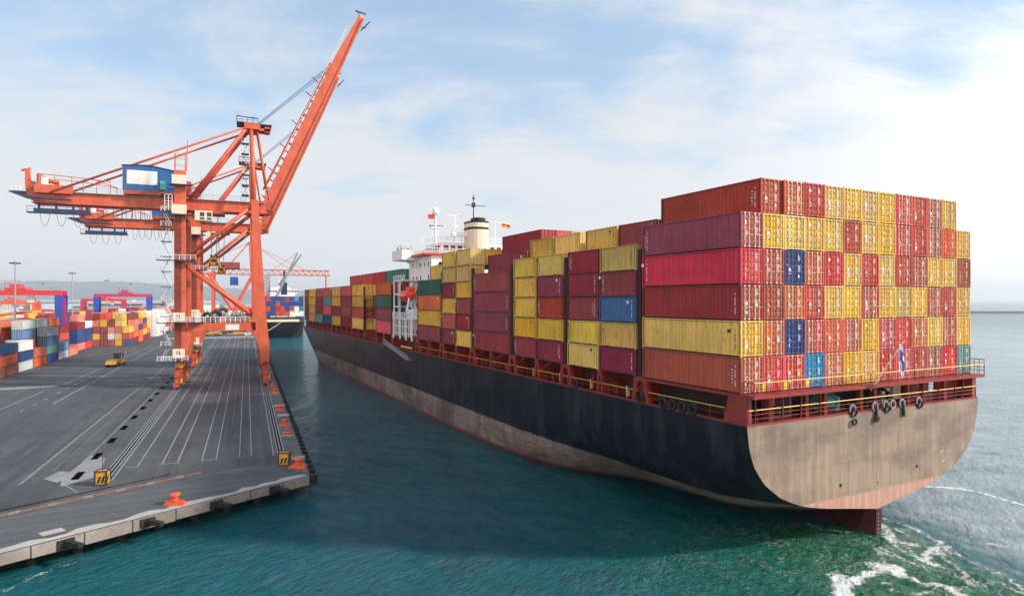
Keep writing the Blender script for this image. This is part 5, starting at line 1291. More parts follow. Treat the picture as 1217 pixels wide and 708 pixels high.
for s_, L, th, cols, c6, nm in aft:
    stack(P0, s_, L, th, cols, 'in the %s port side stack from the stern block' % nm)
    for i, col in enumerate(c6): put(c2, s_, th, 5 + i, L, col, '%s container atop the second column beside the %s port stack' % (col, nm))
    for k in range(2, 3): put(P0 + k * 2.505, s_, th, 5, L, random.choice([Y_, R_, Mn, O_]), 'topmost container of the %s column inboard of the %s port stack' % (ORD[k + 1], nm))
stack(P0, 40.6, 12.19, HC, [Mn, P_, P_, Mn], 'in the long maroon port side stack')
stack(c2, 40.6, 12.19, HC, [P_], 'in the second row behind the long maroon stack', 4)
stack(c3, 40.6, 12.19, 2.9, [P_, Mn], 'in the third row behind the long maroon stack', 4)
for k, col in enumerate([R_, Y_, Y_, O_, Y_, R_]): put(c3 + 2.505 * (k + 1), 40.6, 2.9, 5, 12.19, col, '%s topmost container, %s row inboard of the long maroon stack' % (col, ORD[k + 4]))
stack(P0, 53.9, 6.06, H6, [Y_, Mn, Mn, Y_, Y_, OY], 'in the taller yellow stack aft of the bridge')
stack(P0, 60.3, 6.06, H6, [P_, R_, Y_, P_, OY, Y_], 'in the narrow mixed stack by green topped one')
for k in range(1, 9): put(P0 + 2.505 * k, 53.9, H6, 5, 6.06, [Y_, Y_, R_, R_, O_, R_, R_, R_][k - 1], '%s top container, %s row inboard beside the taller yellow stack' % ([Y_, Y_, R_, R_, O_, R_, R_, R_][k - 1], ORD[k + 1]))
for k in range(1, 5): put(P0 + 2.505 * k, 60.3, H6, 5, 6.06, [Y_, Y_, R_, R_][k - 1], '%s top container, %s row inboard beside the narrow mixed stack' % ([Y_, Y_, R_, R_][k - 1], ORD[k + 1]))
stack(P0, 67.1, 12.19, 2.8, [Mn, Y_, O_, 'dark green'], 'in the stack right aft of the lifeboat')
stack(c2, 67.1, 12.19, 2.8, [Y_], 'behind the green topped stack aft of the lifeboat', 4)
# forward of the bridge
stack(P0, 97.4, 12.19, HC, [C_, P_, 'dark green', O_], 'in the stack right forward of the lifeboat')
stack(c2, 97.4, 12.19, HC, [Mn, R_, 'dark green', Mn, 'green'], 'in the second row forward of the lifeboat'); stack(c3, 97.4, 12.19, HC, [Mn, 'green'], 'in the third row forward of the lifeboat', 3)
stack(c2, 109.9, 10.9 if 0 else 12.19, HC, [OY, P_, P_, Y_, R_], 'in the recessed stack two bays before the bridge'); stack(c3, 109.9, 12.19, HC, [Mn, R_, P_, Y_, O_], 'inboard of the recessed stack before the bridge')
stack(P0, 121.6, 12.19, HC, [Y_, R_, Y_, Y_], 'in the yellow topped stack forward of the recessed one'); stack(c2, 121.6, 12.19, HC, [R_], 'behind the yellow topped forward stack', 4); stack(c3, 121.6, 12.19, HC, [O_, R_], 'third row behind the yellow topped forward stack', 3)
stack(P0, 135.1, 12.19, HC, [P_, Mn, P_, C_], 'in the crimson topped forward stack'); stack(c2, 135.1, 12.19, HC, [R_], 'behind the crimson topped forward stack', 4)
for k in (2, 3): put(P0 + 2.505 * k, 135.1, HC, 4, 12.19, R_, 'red top container, %s row behind the crimson topped stack' % ORD[k + 1])
stack(P0, 148.6, 12.19, HC, [Y_, P_, Y_, Y_], 'in the fifth stack aft of the bow'); stack(P0, 162.1, 12.19, HC, [NV, C_, TL, R_], 'in the fourth stack aft of the bow')
stack(P0, 175.6, 12.19, HC, [TL, P_, P_, R_], 'in the third stack aft of the bow'); stack(P0, 189.1, 12.19, HC, [OY, OY, OY, Y_], 'in the second stack aft of the bow'); stack(P0 + .6, 202.6, 10.9 if 0 else 6.06, HC, [P_, P_, O_, BR], 'in the foremost stack'); stack(P0 + .6, 208.9, 6.06, HC, [P_, P_, P_, BR], 'right at the bow')
for s_ in (148.6, 162.1, 175.6, 189.1): put(c2, s_, HC, 3, 12.19, random.choice([R_, Y_, P_]), 'inner top container beside the forward stack %s of the bow' % {148.6: 'fifth aft', 162.1: 'fourth aft', 175.6: 'third aft', 189.1: 'second aft'}[s_])
print('ship containers', cn[0])
# lashing bridges: frames, plus added dark posts painting shade into the gaps
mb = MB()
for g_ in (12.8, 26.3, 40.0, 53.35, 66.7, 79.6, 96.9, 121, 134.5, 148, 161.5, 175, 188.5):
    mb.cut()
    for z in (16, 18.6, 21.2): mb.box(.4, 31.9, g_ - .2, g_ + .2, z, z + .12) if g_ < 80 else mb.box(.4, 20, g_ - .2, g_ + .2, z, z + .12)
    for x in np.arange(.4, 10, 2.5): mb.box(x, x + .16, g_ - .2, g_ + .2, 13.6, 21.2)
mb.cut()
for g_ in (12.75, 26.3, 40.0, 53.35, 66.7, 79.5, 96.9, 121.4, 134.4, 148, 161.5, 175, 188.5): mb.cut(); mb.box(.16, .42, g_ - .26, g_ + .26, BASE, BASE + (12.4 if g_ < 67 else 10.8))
mb.build('lashing_bridge_and_gap_shade', MT['void'], ship)
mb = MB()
for g_ in (19.46, 33.05, 60.15): mb.cut(); mb.box(.2, .8, g_ - .1, g_ + .1, BASE, BASE + 12.8)  # dark strips added to paint shade into the joints between short containers
mb.build('joint_shade_strip', MT['void'], ship)

# ------------------------------------------------------------------ yard containers
G_Y = 'containers stacked in the terminal yard'
random.seed(33)
YP = ['red', 'orange', 'dark red', 'maroon', 'navy', 'blue', 'white', 'pale grey', 'yellow', 'salmon', 'slate blue', 'teal', 'dark red', 'orange', 'brick red', 'lime green']
YW = [10, 10, 8, 6, 7, 5, 7, 5, 5, 8, 4, 2, 6, 6, 8, 1]
def pick(): return random.choices(YP, YW)[0]
stuffC = {}          # colour -> MB for the far containers
def simple_box(col, u, v, z, L, H=2.6):
    mb = stuffC.setdefault(col, MB())
    mb.box(u + .02, u + 2.46, v + .02, v + L - .02, z + .02, z + H - .02)
front1 = {0: ['brown', 'orange', 'blue'], 1: ['pale grey', 'navy', 'white'], 2: ['orange', 'red'], 3: ['navy', 'teal', 'slate blue', 'grey'], 4: ['pale grey', 'slate blue'], 5: ['salmon']}
HY = 2.65
def block(name, u0, v0, nrow, nbay, heights, colors, indiv, L=12.19, pitch=12.75):
    for i in range(nbay):
        for j in range(nrow):
            hgt = heights(i, j)
            for k in range(hgt):
                col = colors(i, j, k)
                vis = k == hgt - 1 or (heights(i, j - 1) if j else 0) <= k or (heights(i - 1, j) if i else 0) <= k
                u = u0 - 2.44 - j * 2.62; v = v0 + i * pitch
                if not vis: continue
                if indiv(i, j, k):
                    container(QM @ Matrix.Translation((u + 1.22, v + L / 2, HY * k + .01)), L, HY - .02, col, '%s container in %s, %s bay, %s row back, %s tier' % (col, name, ORD[i + 1], ORD[j + 1], ORD[k + 1]), G_Y, 'far')
                else: simple_box(col, u, v, HY * k + .01, L, HY)
rh = random.Random(8); hm = {}
def h1(i, j):
    if j < 0 or i < 0: return 0
    if j == 0: return len(front1.get(i, [0] * 3))
    if (i, j) not in hm: hm[(i, j)] = min(5, max(2, [4, 4, 4, 4, 4, 3][min(i, 5)] + rh.choice([-1, 0, 0, 1]) + (j > 3)))
    return hm[(i, j)]
def col1(i, j, k):
    if j == 0 and i in front1: return front1[i][k]
    return random.choices(YP, YW)[0]
block('near yard block', -58.6, 34, 6, 6, h1, col1, lambda i, j, k: j < 4)
hm2 = {}
def h2(i, j):
    if j < 0 or i < 0: return 0
    if (i, j) not in hm2: hm2[(i, j)] = rh.choice([4, 5, 5, 4]) if i > 0 or j > 1 else [3, 5][j % 2]
    return hm2[(i, j)]
P2 = ['dark red', 'dark red', 'yellow', 'salmon', 'orange', 'maroon', 'navy', 'olive yellow', 'red', 'dark red', 'white']
def rndb2(i, j): return 0 if (i < 0 or j < 0) else [4, 4, 3, 5, 4][(i + 2 * j) % 5]
block('gap', -62.0, 125, 5, 2, rndb2, lambda i, j, k: random.choice(['navy', 'navy', 'dark red', 'orange', 'red', 'navy', 'salmon', 'dark red', 'white']), lambda i, j, k: False, 12.19)
block('second yard block', -49.0, 150, 7, 5, h2, lambda i, j, k: random.choice(P2), lambda i, j, k: i == 0 or (j == 0 and i < 2))
block('reefer', -47.0, 222, 4, 3, lambda i, j: 0 if (i < 0 or j < 0) else 5, lambda i, j, k: 'white', lambda i, j, k: False)
print('all containers', cn[0])
rs = random.Random(5)
def rnd_block(u0, v0, nr, nb, lo, hi, pal=None):
    hh = {}
    for i in range(-1, nb):
        for j in range(-1, nr): hh[(i, j)] = 0 if (i < 0 or j < 0) else rs.randint(lo, hi)
    for i in range(nb):
        for j in range(nr):
            for k in range(hh[(i, j)]):
                if k == hh[(i, j)] - 1 or hh[(i, j - 1)] <= k or hh[(i - 1, j)] <= k: simple_box(rs.choice(pal) if pal else rs.choices(YP, YW)[0], u0 - j * 2.62, v0 + i * 12.75, HY * k + .01, 12.19, HY)
for u0, v0, nb, lo, hi in ((-84, 20, 10, 2, 5), (-84, 160, 12, 3, 5), (-110, 30, 9, 3, 5), (-110, 160, 14, 2, 5), (-137, 60, 20, 2, 5), (-165, 70, 22, 2, 4), (-192, 100, 22, 2, 5), (-220, 110, 22, 2, 4), (-250, 150, 20, 2, 4), (-280, 170, 18, 1, 4), (-52, 275, 9, 3, 5), (-56, 400, 12, 2, 5), (-84, 330, 14, 2, 5), (-320, 220, 14, 1, 3), (-360, 260, 14, 1, 3)):
    rnd_block(u0, v0, 6, nb, lo, hi, ['white', 'white', 'pale grey', 'salmon', 'red'] if v0 == 275 or u0 < -300 else None)
# merge the far containers into one mesh with one material per colour
allm = MB(); mats = []
for ci, (col, mb) in enumerate(stuffC.items()):
    mats.append(paint('far_container_' + col.replace(' ', '_'), PAL[col], .5, var=.2, scale=.15, streak=.3))
    b_ = len(allm.v); allm.v += mb.v; allm.f += [tuple(b_ + i for i in f) for f in mb.f]; allm.m += [ci] * len(mb.f)
o = allm.build('distant_containers', mats, recalc=False); o.matrix_world = QM
tag(o, 'mass of many coloured containers stacked across the yard beyond the nearest blocks', 'containers', None, 'stuff')

# ------------------------------------------------------------------ yard gantries, masts, buildings
def yard_gantry(u, v, span, h, beam_m, leg_m, label):
    r = empty('yard_gantry_crane'); r.matrix_world = QM @ Matrix.Translation((u, v, 0))
    for y in (0, 7.5):
        mb = MB(); mb.box(-span - .9, .9, y - .6, y + .6, h - 1.7, h); mb.build('girder', beam_m, r)
        for x in (0, -span):
            mb = MB(); mb.prism([(x - .8, 1.6), (x + .8, 1.6), (x + 1.1, h - 1.71), (x - 1.1, h - 1.71)], 'y', y - .6, y + .6); mb.build('leg', leg_m, r)
    for x in (0, -span):
        mb = MB(); mb.box(x - .5, x + .5, -2.5, 10, 1.0, 1.6); mb.build('sill_beam', beam_m, r)
        for y in (-1.6, .4, 7.1, 9.1):
            mb = MB(); mb.tube((x - .35, y, .8), (x + .35, y, .8), .8, 12); mb.build('wheel', MT['black'], r)
    mb = MB(); mb.box(-span * .45 - 3, -span * .45 + 3, -.6, 8.1, h + .02, h + .9); mb.box(-span * .45 - 2, -span * .45 + 1, 1, 6, h + .9, h + 2.1); mb.tube((-span * .45 - 3, 0, h + .9), (-span * .45 - 3, 0, h + 3.4), .1, 5); mb.beam((-span * .45 - 5, 0, h + 3.4), (-span * .45 + 1.5, 0, h + 3.2), .2, .2); mb.build('trolley', beam_m, r)
    mb = MB(); mb.box(-span * .45 + 3.2, -span * .45 + 5.2, 1, 3, h - 4.2, h - 2); mb.build('operator_cabin', MT['white'], r)
    mb = MB(); mb.rail([(-span, -.65, h + .01), (.8, -.65, h + .01)], 1, 2.5, .05, 1); mb.tube((-1.5, -.4, h), (-1.5, -.4, h + 4), .06, 5); mb.build('handrail', MT['grey'], r)
    tag(r, label, 'gantry crane', 'rubber tyred gantries over the yard'); return r
g1 = yard_gantry(-66, 117, 28, 22.4, MT['red'], MT['rtgblue'], 'nearest yard gantry with long red girder and blue legs at the left edge')
mb = MB(); mb.prism([(.4, 3), (1.7, 3), (2.2, 10), (1.8, 19.8), (1.0, 19.8), (1.1, 10)], 'y', .8, 1.1); mb.prism([(0.3, 2.6), (2.3, 2.6), (2.3, 4.2), (.3, 4.2)], 'y', .9, 2.2); mb.build('cable_chain', MT['magenta'], g1)
yard_gantry(-54.5, 250, 25, 22.5, MT['magenta'], MT['rtgblue'], 'farther yard gantry with magenta girder and two blue legs behind the white stack')
yard_gantry(-112, 150, 24, 18.5, MT['red'], MT['orange'], 'low red yard gantry seen under the girder of the nearest one')
yard_gantry(-112, 270, 24, 18.5, MT['truss'], MT['truss'], 'orange yard gantry left of the magenta one, half hidden by containers')
yard_gantry(-84, 360, 24, 20, MT['red'], MT['magenta'], 'distant red yard gantry just right of the magenta one')
def light_mast(u, v, h, label):
    r = empty('light_mast'); r.matrix_world = QM @ Matrix.Translation((u, v, 0))
    mb = MB(); mb.tube((0, 0, 0), (0, 0, h), .32, 8, r2=.16); mb.build('pole', MT['grey'], r)
    mb = MB(); mb.torus((0, 0, h - .5), (0, 0, 1), 1.1, .09, 14, 5)
    for a in range(4): mb.tube((0, 0, h - .5), (1.1 * math.cos(a * 1.57), 1.1 * math.sin(a * 1.57), h - .5), .07, 4)
    mb.build('lamp_ring', MT['grey'], r)
    for a in range(8):
        x, y = 1.25 * math.cos(a * .785), 1.25 * math.sin(a * .785); mb = MB(); mb.box(x - .25, x + .25, y - .2, y + .2, h - .9, h - .55); mb.build('floodlight', MT['darksteel'], r)
    tag(r, label, 'light mast', 'tall lighting masts over the yard'); return r
def q_of(x, Yd):
    X = (x - 608.5) / 750 * Yd; dx, dy = X + 56.3, Yd - 143.9; return (.9218 * dx + .3877 * dy, -.3877 * dx + .9218 * dy)
for x, Yd, h, nm in ((18, 200, 31.3, 'tallest light mast, nearest to the left edge above the red girder'), (86, 290, 32, 'second tallest light mast right of the nearest yard gantry'), (127, 390, 31.8, 'light mast standing above the left leg of the magenta gantry'), (155, 500, 32.8, 'thin light mast above the middle of the magenta gantry'), (173, 640, 35, 'faint light mast just left of the nearest crane stairs'), (10, 520, 34, 'faint far light mast at the left edge below the tallest mast'), (51, 560, 34, 'faint far light mast between the two tallest ones')):
    light_mast(*q_of(x, Yd), h, nm)
rb = random.Random(12)
warehouse_cols = [MT['white'], MT['cream'], MT['grey'], paint('tan_wall', (.5, .42, .33), .7), paint('pale_blue_wall', (.5, .6, .66), .6)]
roofm = paint('sheet_roof', (.42, .40, .38), .6, var=.1); roofr = paint('red_sheet_roof', (.35, .12, .08), .6, var=.1)
nb = 0
for i in range(34):
    x = rb.uniform(-30, 320); Yd = rb.uniform(620, 1500); u, v = q_of(x, Yd)
    wd, dp, h = rb.uniform(20, 70), rb.uniform(15, 40), rb.uniform(6, 17)
    r = empty('warehouse'); r.matrix_world = QM @ Matrix.Translation((u, v, 0)) @ Matrix.Rotation(rb.choice([0, R(90), R(20)]), 4, 'Z')
    mb = MB(); mb.box(-wd / 2, wd / 2, -dp / 2, dp / 2, 0, h); mb.build('wall', warehouse_cols[i % 5], r)
    mb = MB(); mb.prism([(-dp / 2 - .5, h + .01), (dp / 2 + .5, h + .01), (0, h + 1.5 + dp * .06)], 'x', -wd / 2 - .5, wd / 2 + .5); mb.build('roof', roofr if i % 4 == 1 else roofm, r)
    mb = MB()
    for q in np.arange(-wd / 2 + 3, wd / 2 - 4, 7): mb.cut(); mb.box(q, q + 3.5, -dp / 2 - .06, -dp / 2 - .01, .3, min(4.5, h - 1))
    mb.build('door', MT['darksteel'], r)
    if h > 9:
        mb = MB(); mb.box(-wd / 2 + 1, wd / 2 - 1, -dp / 2 - .06, -dp / 2 - .01, h - 2.4, h - 1.2); mb.build('window', MT['glass'], r)
    tag(r, '%s warehouse far behind the yard among many similar low buildings' % ['white', 'cream', 'grey', 'tan', 'pale blue'][i % 5], 'building', 'low buildings behind the yard')

# ------------------------------------------------------------------ third crane (horizontal lattice boom)
r = empty('lattice_boom_crane'); r.matrix_world = QM @ Matrix.Translation((0, 297, 0))
tag(r, 'distant red crane with level lattice boom beyond the two orange cranes', 'crane')
TR = MT['truss']
for v in (0, 16):
    for u in (0, -24):
        mb = MB(); mb.box(u - .9, u + .9, v - .9, v + .9, 1, 38); mb.build('leg', TR, r)
    mb = MB(); mb.box(-24, 0, v - .8, v + .8, 12, 14); mb.build('portal_beam', TR, r)
    mb = MB(); mb.tube((-27, v, 37), (-12.5, v, 13), 1.0, 8); mb.tube((0, v, 36), (-11.5, v, 13), 1.0, 8); mb.build('brace', TR, r)
mb = MB()
for y in (6, 10):
    for z in (36.2, 39.6): mb.tube((-38, y, z), (50, y, z), .28, 5)
    for i in range(22):
        x = -38 + i * 4; mb.tube((x, y, 36.2), (x + 2, y, 39.6), .16, 4); mb.tube((x + 2, y, 39.6), (x + 4, y, 36.2), .16, 4)
for x in range(-38, 51, 4): mb.tube((x, 6, 39.6), (x, 10, 39.6), .15, 4)
mb.build('lattice_boom', TR, r)
mb = MB(); mb.tube((-1, 2, 38), (-2, 8, 58), .6, 8); mb.tube((-1, 14, 38), (-2, 8, 58), .6, 8); mb.tube((-18, 8, 38), (-2, 8, 58), .4, 8); mb.build('a_frame', TR, r)
mb = MB(); mb.tube((-2, 7, 58), (24, 7, 39.8), .2, 5); mb.tube((-2, 9, 57), (34, 9, 39.8), .2, 5); mb.tube((-2, 8, 58), (-36, 8, 39.8), .2, 5); mb.build('forestay', TR, r)
mb = MB(); mb.box(-20, -8, 3, 13, 39.9, 44); mb.build('machinery_house', paint('dull_red_house', (.25, .04, .04), .6), r)
mb = MB(); mb.box(-14, -9, 5, 9, 29, 34.5); mb.build('operator_cabin', MT['rtgblue'], r)
mb = MB(); mb.tube((47.5, 8, 36), (47.5, 8, 24), .45, 6); mb.build('hanging_cable', MT['red'], r)
mb = MB(); mb.rail([(-38, 5.7, 39.7), (-20, 5.7, 39.7)], 1.2, 2, .09, 1); mb.build('handrail', MT['grey'], r)

# ------------------------------------------------------------------ far moored ship
fs = empty('moored_feeder_ship'); fs.matrix_world = Matrix.Translation(QM @ Vector((15.2, 222, -2.2))) @ Matrix.Rotation(QR, 4, 'Z')
tag(fs, 'smaller navy hulled container ship moored beyond the cranes with white bridge', 'ship')
HB = 12.2
mb = MB(); K = len(mb.v); St = [(0, .72, .2, .0), (3, .9, .5, -.0), (9, 1, .8, 0), (20, 1, 1, 0), (150, 1, 1, 0)]
for (y, wt, wb, _) in St:
    for x, z in ((-HB * wt, 9.0), (-HB * (wt + wb) / 2, 4.5), (-HB * wb, -2), (HB * wb, -2), (HB * (wt + wb) / 2, 4.5), (HB * wt, 9.0)): mb.v.append((x, y + (0 if z > 5 else (.8 if z > 0 else 2.5)) * (y < 1), z))
for i in range(len(St) - 1):
    for j in range(5): mb.f.append((i * 6 + j, i * 6 + j + 1, (i + 1) * 6 + j + 1, (i + 1) * 6 + j)); mb.m.append(0)
    mb.f.append((i * 6 + 5, i * 6, (i + 1) * 6, (i + 1) * 6 + 5)); mb.m.append(1)
mb.f.append((0, 1, 2, 3, 4, 5)); mb.m.append(0)
mb.build('hull', [paint('feeder_hull', (.005, .007, .014), .5), paint('feeder_deck', (.30, .25, .19), .7)], fs)
mb = MB(); mb.box(-8.6, 8.6, 1.2, 3.2, 9.02, 10.3); mb.build('bulwark', MT['cream'], fs)
mb = MB()
for x in (-9.5, -3.5, 3, 9): mb.box(x - .4, x + .4, 5.5, 6.4, 9.02, 12); 
mb.box(-11.5, 11.5, 6.5, 7.2, 9.02, 11.6); mb.build('mooring_deck', MT['darksteel'], fs)
mb = MB(); mb.box(-8, 9.5, 48, 58, 9.02, 25.5); mb.box(-11, 11.5, 48.4, 53, 25.5, 28.0); mb.box(-5, 6.5, 49, 56, 28.0, 29.2); mb.build('bridge', MT['shipwhite'], fs)
mb = MB()
for x in np.arange(-10.4, 10.6, 1.6): mb.box(x, x + 1.1, 48.33, 48.39, 26.4, 27.3)
mb.build('bridge_window', MT['glass'], fs)
mb = MB(); mb.tube((0, 51, 29.2), (0, 51, 35), .22, 6); mb.build('mast', MT['shipwhite'], fs)
dc = empty('deck_crane', parent=fs)
mb = MB(); mb.box(-9.3, -5.9, 33, 36.4, 9.02, 37); mb.build('pedestal', MT['grey'], dc)
mb = MB(); mb.box(.3, 3.8, 33, 36, 24.5, 32); mb.box(1.6, 2.8, 34, 35, 32, 39); mb.build('crane_cab', MT['navy'], dc)
for x0, x1 in ((-5.6, 9.5), (.2, 11.6)):
    mb = MB(); mb.beam((x0 - 1, 31, 14 if x0 < 0 else 30), (x1, 26, 50 if x0 < 0 else 49), 1.3, 1.6, .6, .7); mb.build('jib', MT['grey'], dc)
mb = MB(); mb.tube((-7.5, 34, 37), (9.5, 26, 50), .1, 4); mb.build('jib_rope', MT['rope'], dc)
mb = MB()
for a, b in (((-9, 1, 9.6), (-42, -8, 3.4)), ((-8.5, 1, 9.9), (-20, -34, 3.4)), ((0, 1, 9.8), (-14, -28, 3.2))):
    A = Vector(a); B = Vector(b); mb.path([A.lerp(B, t) - Vector((0, 0, 2.0 * math.sin(math.pi * t))) * .4 for t in [i / 6 for i in range(7)]], .11, 5)
o = mb.build('mooring_line', MT['mooring'], fs)
fc = MB(); cols = ['navy', 'brick red', 'navy', 'slate blue', 'maroon', 'slate blue', 'brick red', 'white', 'green']; rf = random.Random(2); fm = []
allm = MB(); 
for ci, cname in enumerate(cols):
    fm.append(paint('feeder_container_' + cname.replace(' ', '_'), PAL[cname], .5, streak=.2))
grid = [[1, 0, 2, 1, 1, 1, 7, 7, 7], [0, 1, 0, 4, 1, 0, 1, 7, 8], [2, 0, 0, 1, 2, 0, 0, 2, 0], [0, 1, 0, 0, 2, 4, 0, 3, 2]]
for t_ in range(4):
    for k in range(9):
        allm.mi = grid[t_][k]; allm.box(-11.5 + k * 2.56 + .04, -11.5 + k * 2.56 + 2.48, 9, 21, 12 + t_ * 2.85 + .03, 12 + (t_ + 1) * 2.85 - .03)
        allm.box(-11.5 + k * 2.56 + .04, -11.5 + k * 2.56 + 2.48, 22, 34 if k > 2 else 32, 12 + t_ * 2.85 + .03, 12 + (t_ + 1) * 2.85 - .03)
o = allm.build('feeder_ship_containers', fm); o.matrix_world = fs.matrix_world
tag(o, 'block of small blue and red containers stacked on the far navy ship', 'containers', None, 'stuff')

# ------------------------------------------------------------------ vehicles and people on the quay
def yard_tractor(u, v, rz, body, label, trailer=True):
    r = empty('terminal_tractor'); r.matrix_world = QM @ Matrix.Translation((u, v, 0.01)) @ Matrix.Rotation(rz, 4, 'Z')
    mb = MB(); mb.box(-1.25, 1.25, -4.4, 4.2, .95, 1.35); mb.prism([(-4.6, .75), (-4.4, 1.36), (-2.6, 1.9), (1.4, 1.9), (1.4, 1.36), (4.2, 1.36), (4.4, .75)], 'x', -1.3, 1.3); mb.build('body', body, r)
    mb = MB(); mb.box(-1.1, .9, 1.45, 3.5, 1.37, 3.5); c_ = mb.build('cab', MT['darksteel'], r)
    mb = MB(); mb.box(-.95, .75, 3.503, 3.53, 2.2, 3.3); mb.box(-1.13, -1.103, 1.7, 3.3, 2.2, 3.3); mb.box(.903, .93, 1.7, 3.3, 2.2, 3.3); mb.build('window', MT['glass'], c_)
    for y in (-3.3, -1.6, 3.0):
        for x in (-1.2, 1.2):
            mb = MB(); mb.tube((x - .25, y, .56), (x + .25, y, .56), .56, 14); w_ = mb.build('wheel', MT['black'], r)
            mb = MB(); mb.tube((x - .26, y, .56), (x + .26, y, .56), .26, 10); mb.build('rim', MT['grey'], w_)
    mb = MB(); mb.tube((1.0, 3.4, 1.4), (1.3, 4.1, 3.9), .08, 6); mb.tube((1.15, 1.0, 1.4), (1.15, 1.0, 3.2), .1, 6); mb.build('exhaust_pipe', MT['grey'], r)
    tag(r, label, 'truck'); return r
yard_tractor(-38.6, 57.5, R(-8), MT['yellow'], 'yellow low terminal tractor with black cab crossing the open yard')
yard_tractor(-20.8, 219, R(80), MT['yellow'], 'yellow vehicle under the crane portal, left one of two on pale concrete')
yard_tractor(-9.0, 215, R(90), MT['yellow'], 'yellow vehicle under the crane portal, right one of two on pale concrete')
r = empty('parked_van'); r.matrix_world = QM @ Matrix.Translation((-2.9, 214, .01)) @ Matrix.Rotation(R(75), 4, 'Z')
mb = MB(); mb.prism([(-2.5, .45), (2.5, .45), (2.55, 1.1), (1.9, 1.35), (1.3, 2.15), (-2.4, 2.2), (-2.5, 1.9)], 'x', -.95, .95); mb.build('body', MT['white'], r)
mb = MB(); mb.prism([(1.88, 1.4), (1.38, 2.05), (1.3, 2.05), (1.78, 1.4)], 'x', -.8, .8); mb.box(-.97, -.953, -.5, 1.3, 1.4, 1.95); mb.box(.953, .97, -.5, 1.3, 1.4, 1.95); mb.build('window', MT['glass'], r)
for y in (-1.6, 1.6):
    for x in (-.85, .85): mb = MB(); mb.tube((x - .12, y, .34), (x + .12, y, .34), .34, 12); mb.build('wheel', MT['black'], r)
tag(r, 'small white van parked beyond the crane portal near the water', 'van')
def person(u, v, rz, label, jacket):
    m, t, b = newmat('worker_clothes'); g = G(t); z = g.n('ShaderNodeSeparateXYZ', {0: g.n('ShaderNodeTexCoord').outputs['Object']}).outputs[2]
    c = g.mix(g.m('GREATER_THAN', z, .92), (.02, .025, .05, 1), c4(jacket)); c = g.mix(g.m('GREATER_THAN', z, 1.48), c, (.45, .26, .18, 1)); c = g.mix(g.m('GREATER_THAN', z, 1.68), c, (.04, .03, .02, 1))
    t.links.new(c, b.inputs['Base Color']); b.inputs['Roughness'].default_value = .8
    V = [(0, 0, .95), (0, 0, 1.2), (0, 0, 1.42), (0, .01, 1.52), (0, .02, 1.64), (-.19, 0, 1.4), (-.25, -.03, 1.12), (-.24, .08, .88), (.19, 0, 1.4), (.25, .02, 1.12), (.24, .1, .88), (-.1, 0, .88), (-.12, .06, .48), (-.12, -.06, .08), (-.12, .1, .04), (.1, 0, .88), (.12, -.02, .48), (.13, -.14, .08), (.13, .02, .04)]
    Ed = [(0, 1), (1, 2), (2, 3), (3, 4), (2, 5), (5, 6), (6, 7), (2, 8), (8, 9), (9, 10), (0, 11), (11, 12), (12, 13), (13, 14), (0, 15), (15, 16), (16, 17), (17, 18)]
    Rr = [.15, .14, .15, .06, .11, .075, .05, .04, .075, .05, .04, .1, .07, .05, .04, .1, .07, .05, .04]
    me = bpy.data.meshes.new('person'); me.from_pydata(V, Ed, []); me.materials.append(m)
    o = bpy.data.objects.new('person', me); COL.objects.link(o)
    sk = o.modifiers.new('skin', 'SKIN'); 
    for i, sv in enumerate(me.skin_vertices[0].data): sv.radius = (Rr[i], Rr[i] * .85); sv.use_root = (i == 0)
    o.modifiers.new('sub', 'SUBSURF').levels = 1; o.modifiers['sub'].render_levels = 1
    o.matrix_world = QM @ Matrix.Translation((u, v, 0.0)) @ Matrix.Rotation(rz, 4, 'Z')
    tag(o, label, 'person')
person(-3.7, 168, 0.3, 'person in dark clothes standing on the quay, left of two under the crane', (.03, .03, .04))
person(-.9, 165, 2.6, 'person in dark orange jacket on the quay, right of two by the crane leg', (.45, .10, .03))

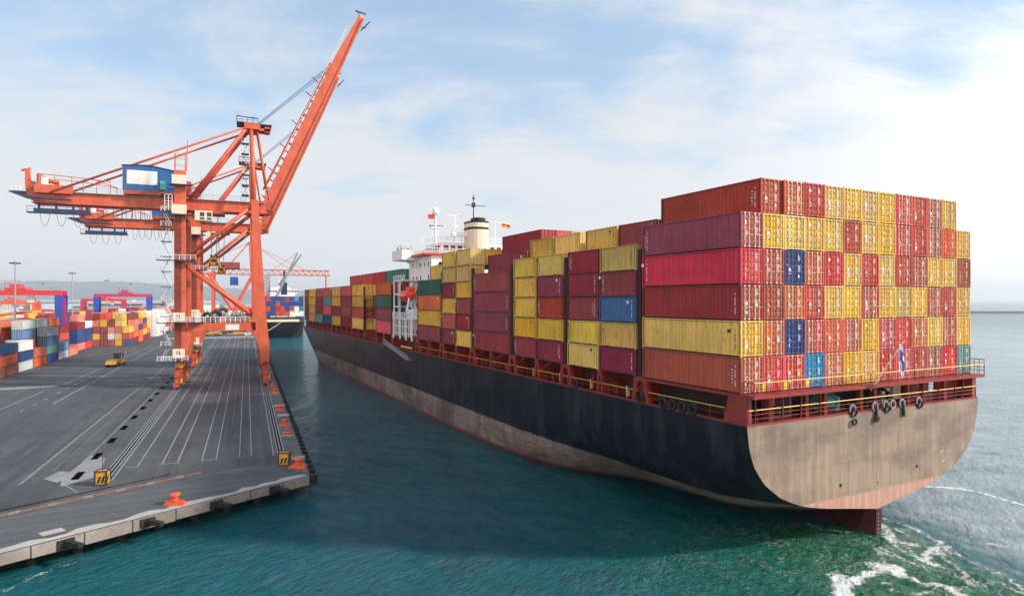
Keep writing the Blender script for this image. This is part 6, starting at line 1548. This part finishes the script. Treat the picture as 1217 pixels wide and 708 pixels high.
# ------------------------------------------------------------------ hills, breakwater
def hills():
    rng = random.Random(6)
    m, t, b = newmat('hill_scrub'); g = G(t); co = g.n('ShaderNodeTexCoord').outputs['Object']
    t.links.new(g.mix(g.ramp(g.noise(co, .002, 6, .6), .35, .65), (.035, .055, .05, 1), (.08, .09, .075, 1)), b.inputs['Base Color']); b.inputs['Roughness'].default_value = .9
    ys = [14200, 15200, 16400, 18000]; n = 90
    ctrl = [(-9000, 260), (-7200, 330), (-6100, 310), (-5200, 250), (-4300, 190), (-3400, 175), (-2600, 165), (-1600, 150), (-800, 60), (-300, 0), (1200, 0)]
    mb = MB(); xs = np.linspace(-18500, 800, n)
    for r_, y in enumerate(ys):
        for x in xs:
            z = 1.7 * float(np.interp(x / 1.68, [c[0] for c in ctrl], [c[1] for c in ctrl])) * [0, .55, .95, 1.0][r_] + (rng.uniform(-8, 8) + 14 * math.sin(x / 310 + r_ * 2)) * (r_ > 0) * (x < -500)
            mb.v.append((x, y, max(0, z) - (3 if r_ == 0 else 0)))
    for r_ in range(3):
        for i in range(n - 1): mb.f.append((r_ * n + i, r_ * n + i + 1, (r_ + 1) * n + i + 1, (r_ + 1) * n + i)); mb.m.append(0)
    o = mb.build('hills', m, smooth=True, recalc=False); o['kind'] = 'structure'
hills()
mb = MB(); random.seed(3)
x = 700
while x < 2600: mb.prism([(x, 0), (x + 60, 0), (x + 60, 2.2 + random.random() * .4), (x, 2.2 + random.random() * .4)], 'y', 1090, 1098); x += 60
o = mb.build('breakwater', MT['wallface']); tag(o, 'long low dark breakwater on the water at the right horizon', 'breakwater')

# ------------------------------------------------------------------ haze
m = bpy.data.materials.new('haze_air'); m.use_nodes = True; t = m.node_tree; t.nodes.clear()
ou = t.nodes.new('ShaderNodeOutputMaterial'); pv = t.nodes.new('ShaderNodeVolumePrincipled'); pv.inputs['Color'].default_value = (.84, .93, 1.0, 1); pv.inputs['Density'].default_value = 7e-5; pv.inputs['Anisotropy'].default_value = .2
t.links.new(pv.outputs[0], ou.inputs['Volume'])
mb = MB(); mb.box(-20000, 20000, -1500, 20500, -10, 420); o = mb.build('haze', m); o['kind'] = 'stuff'
bpy.data.objects.remove(quay)
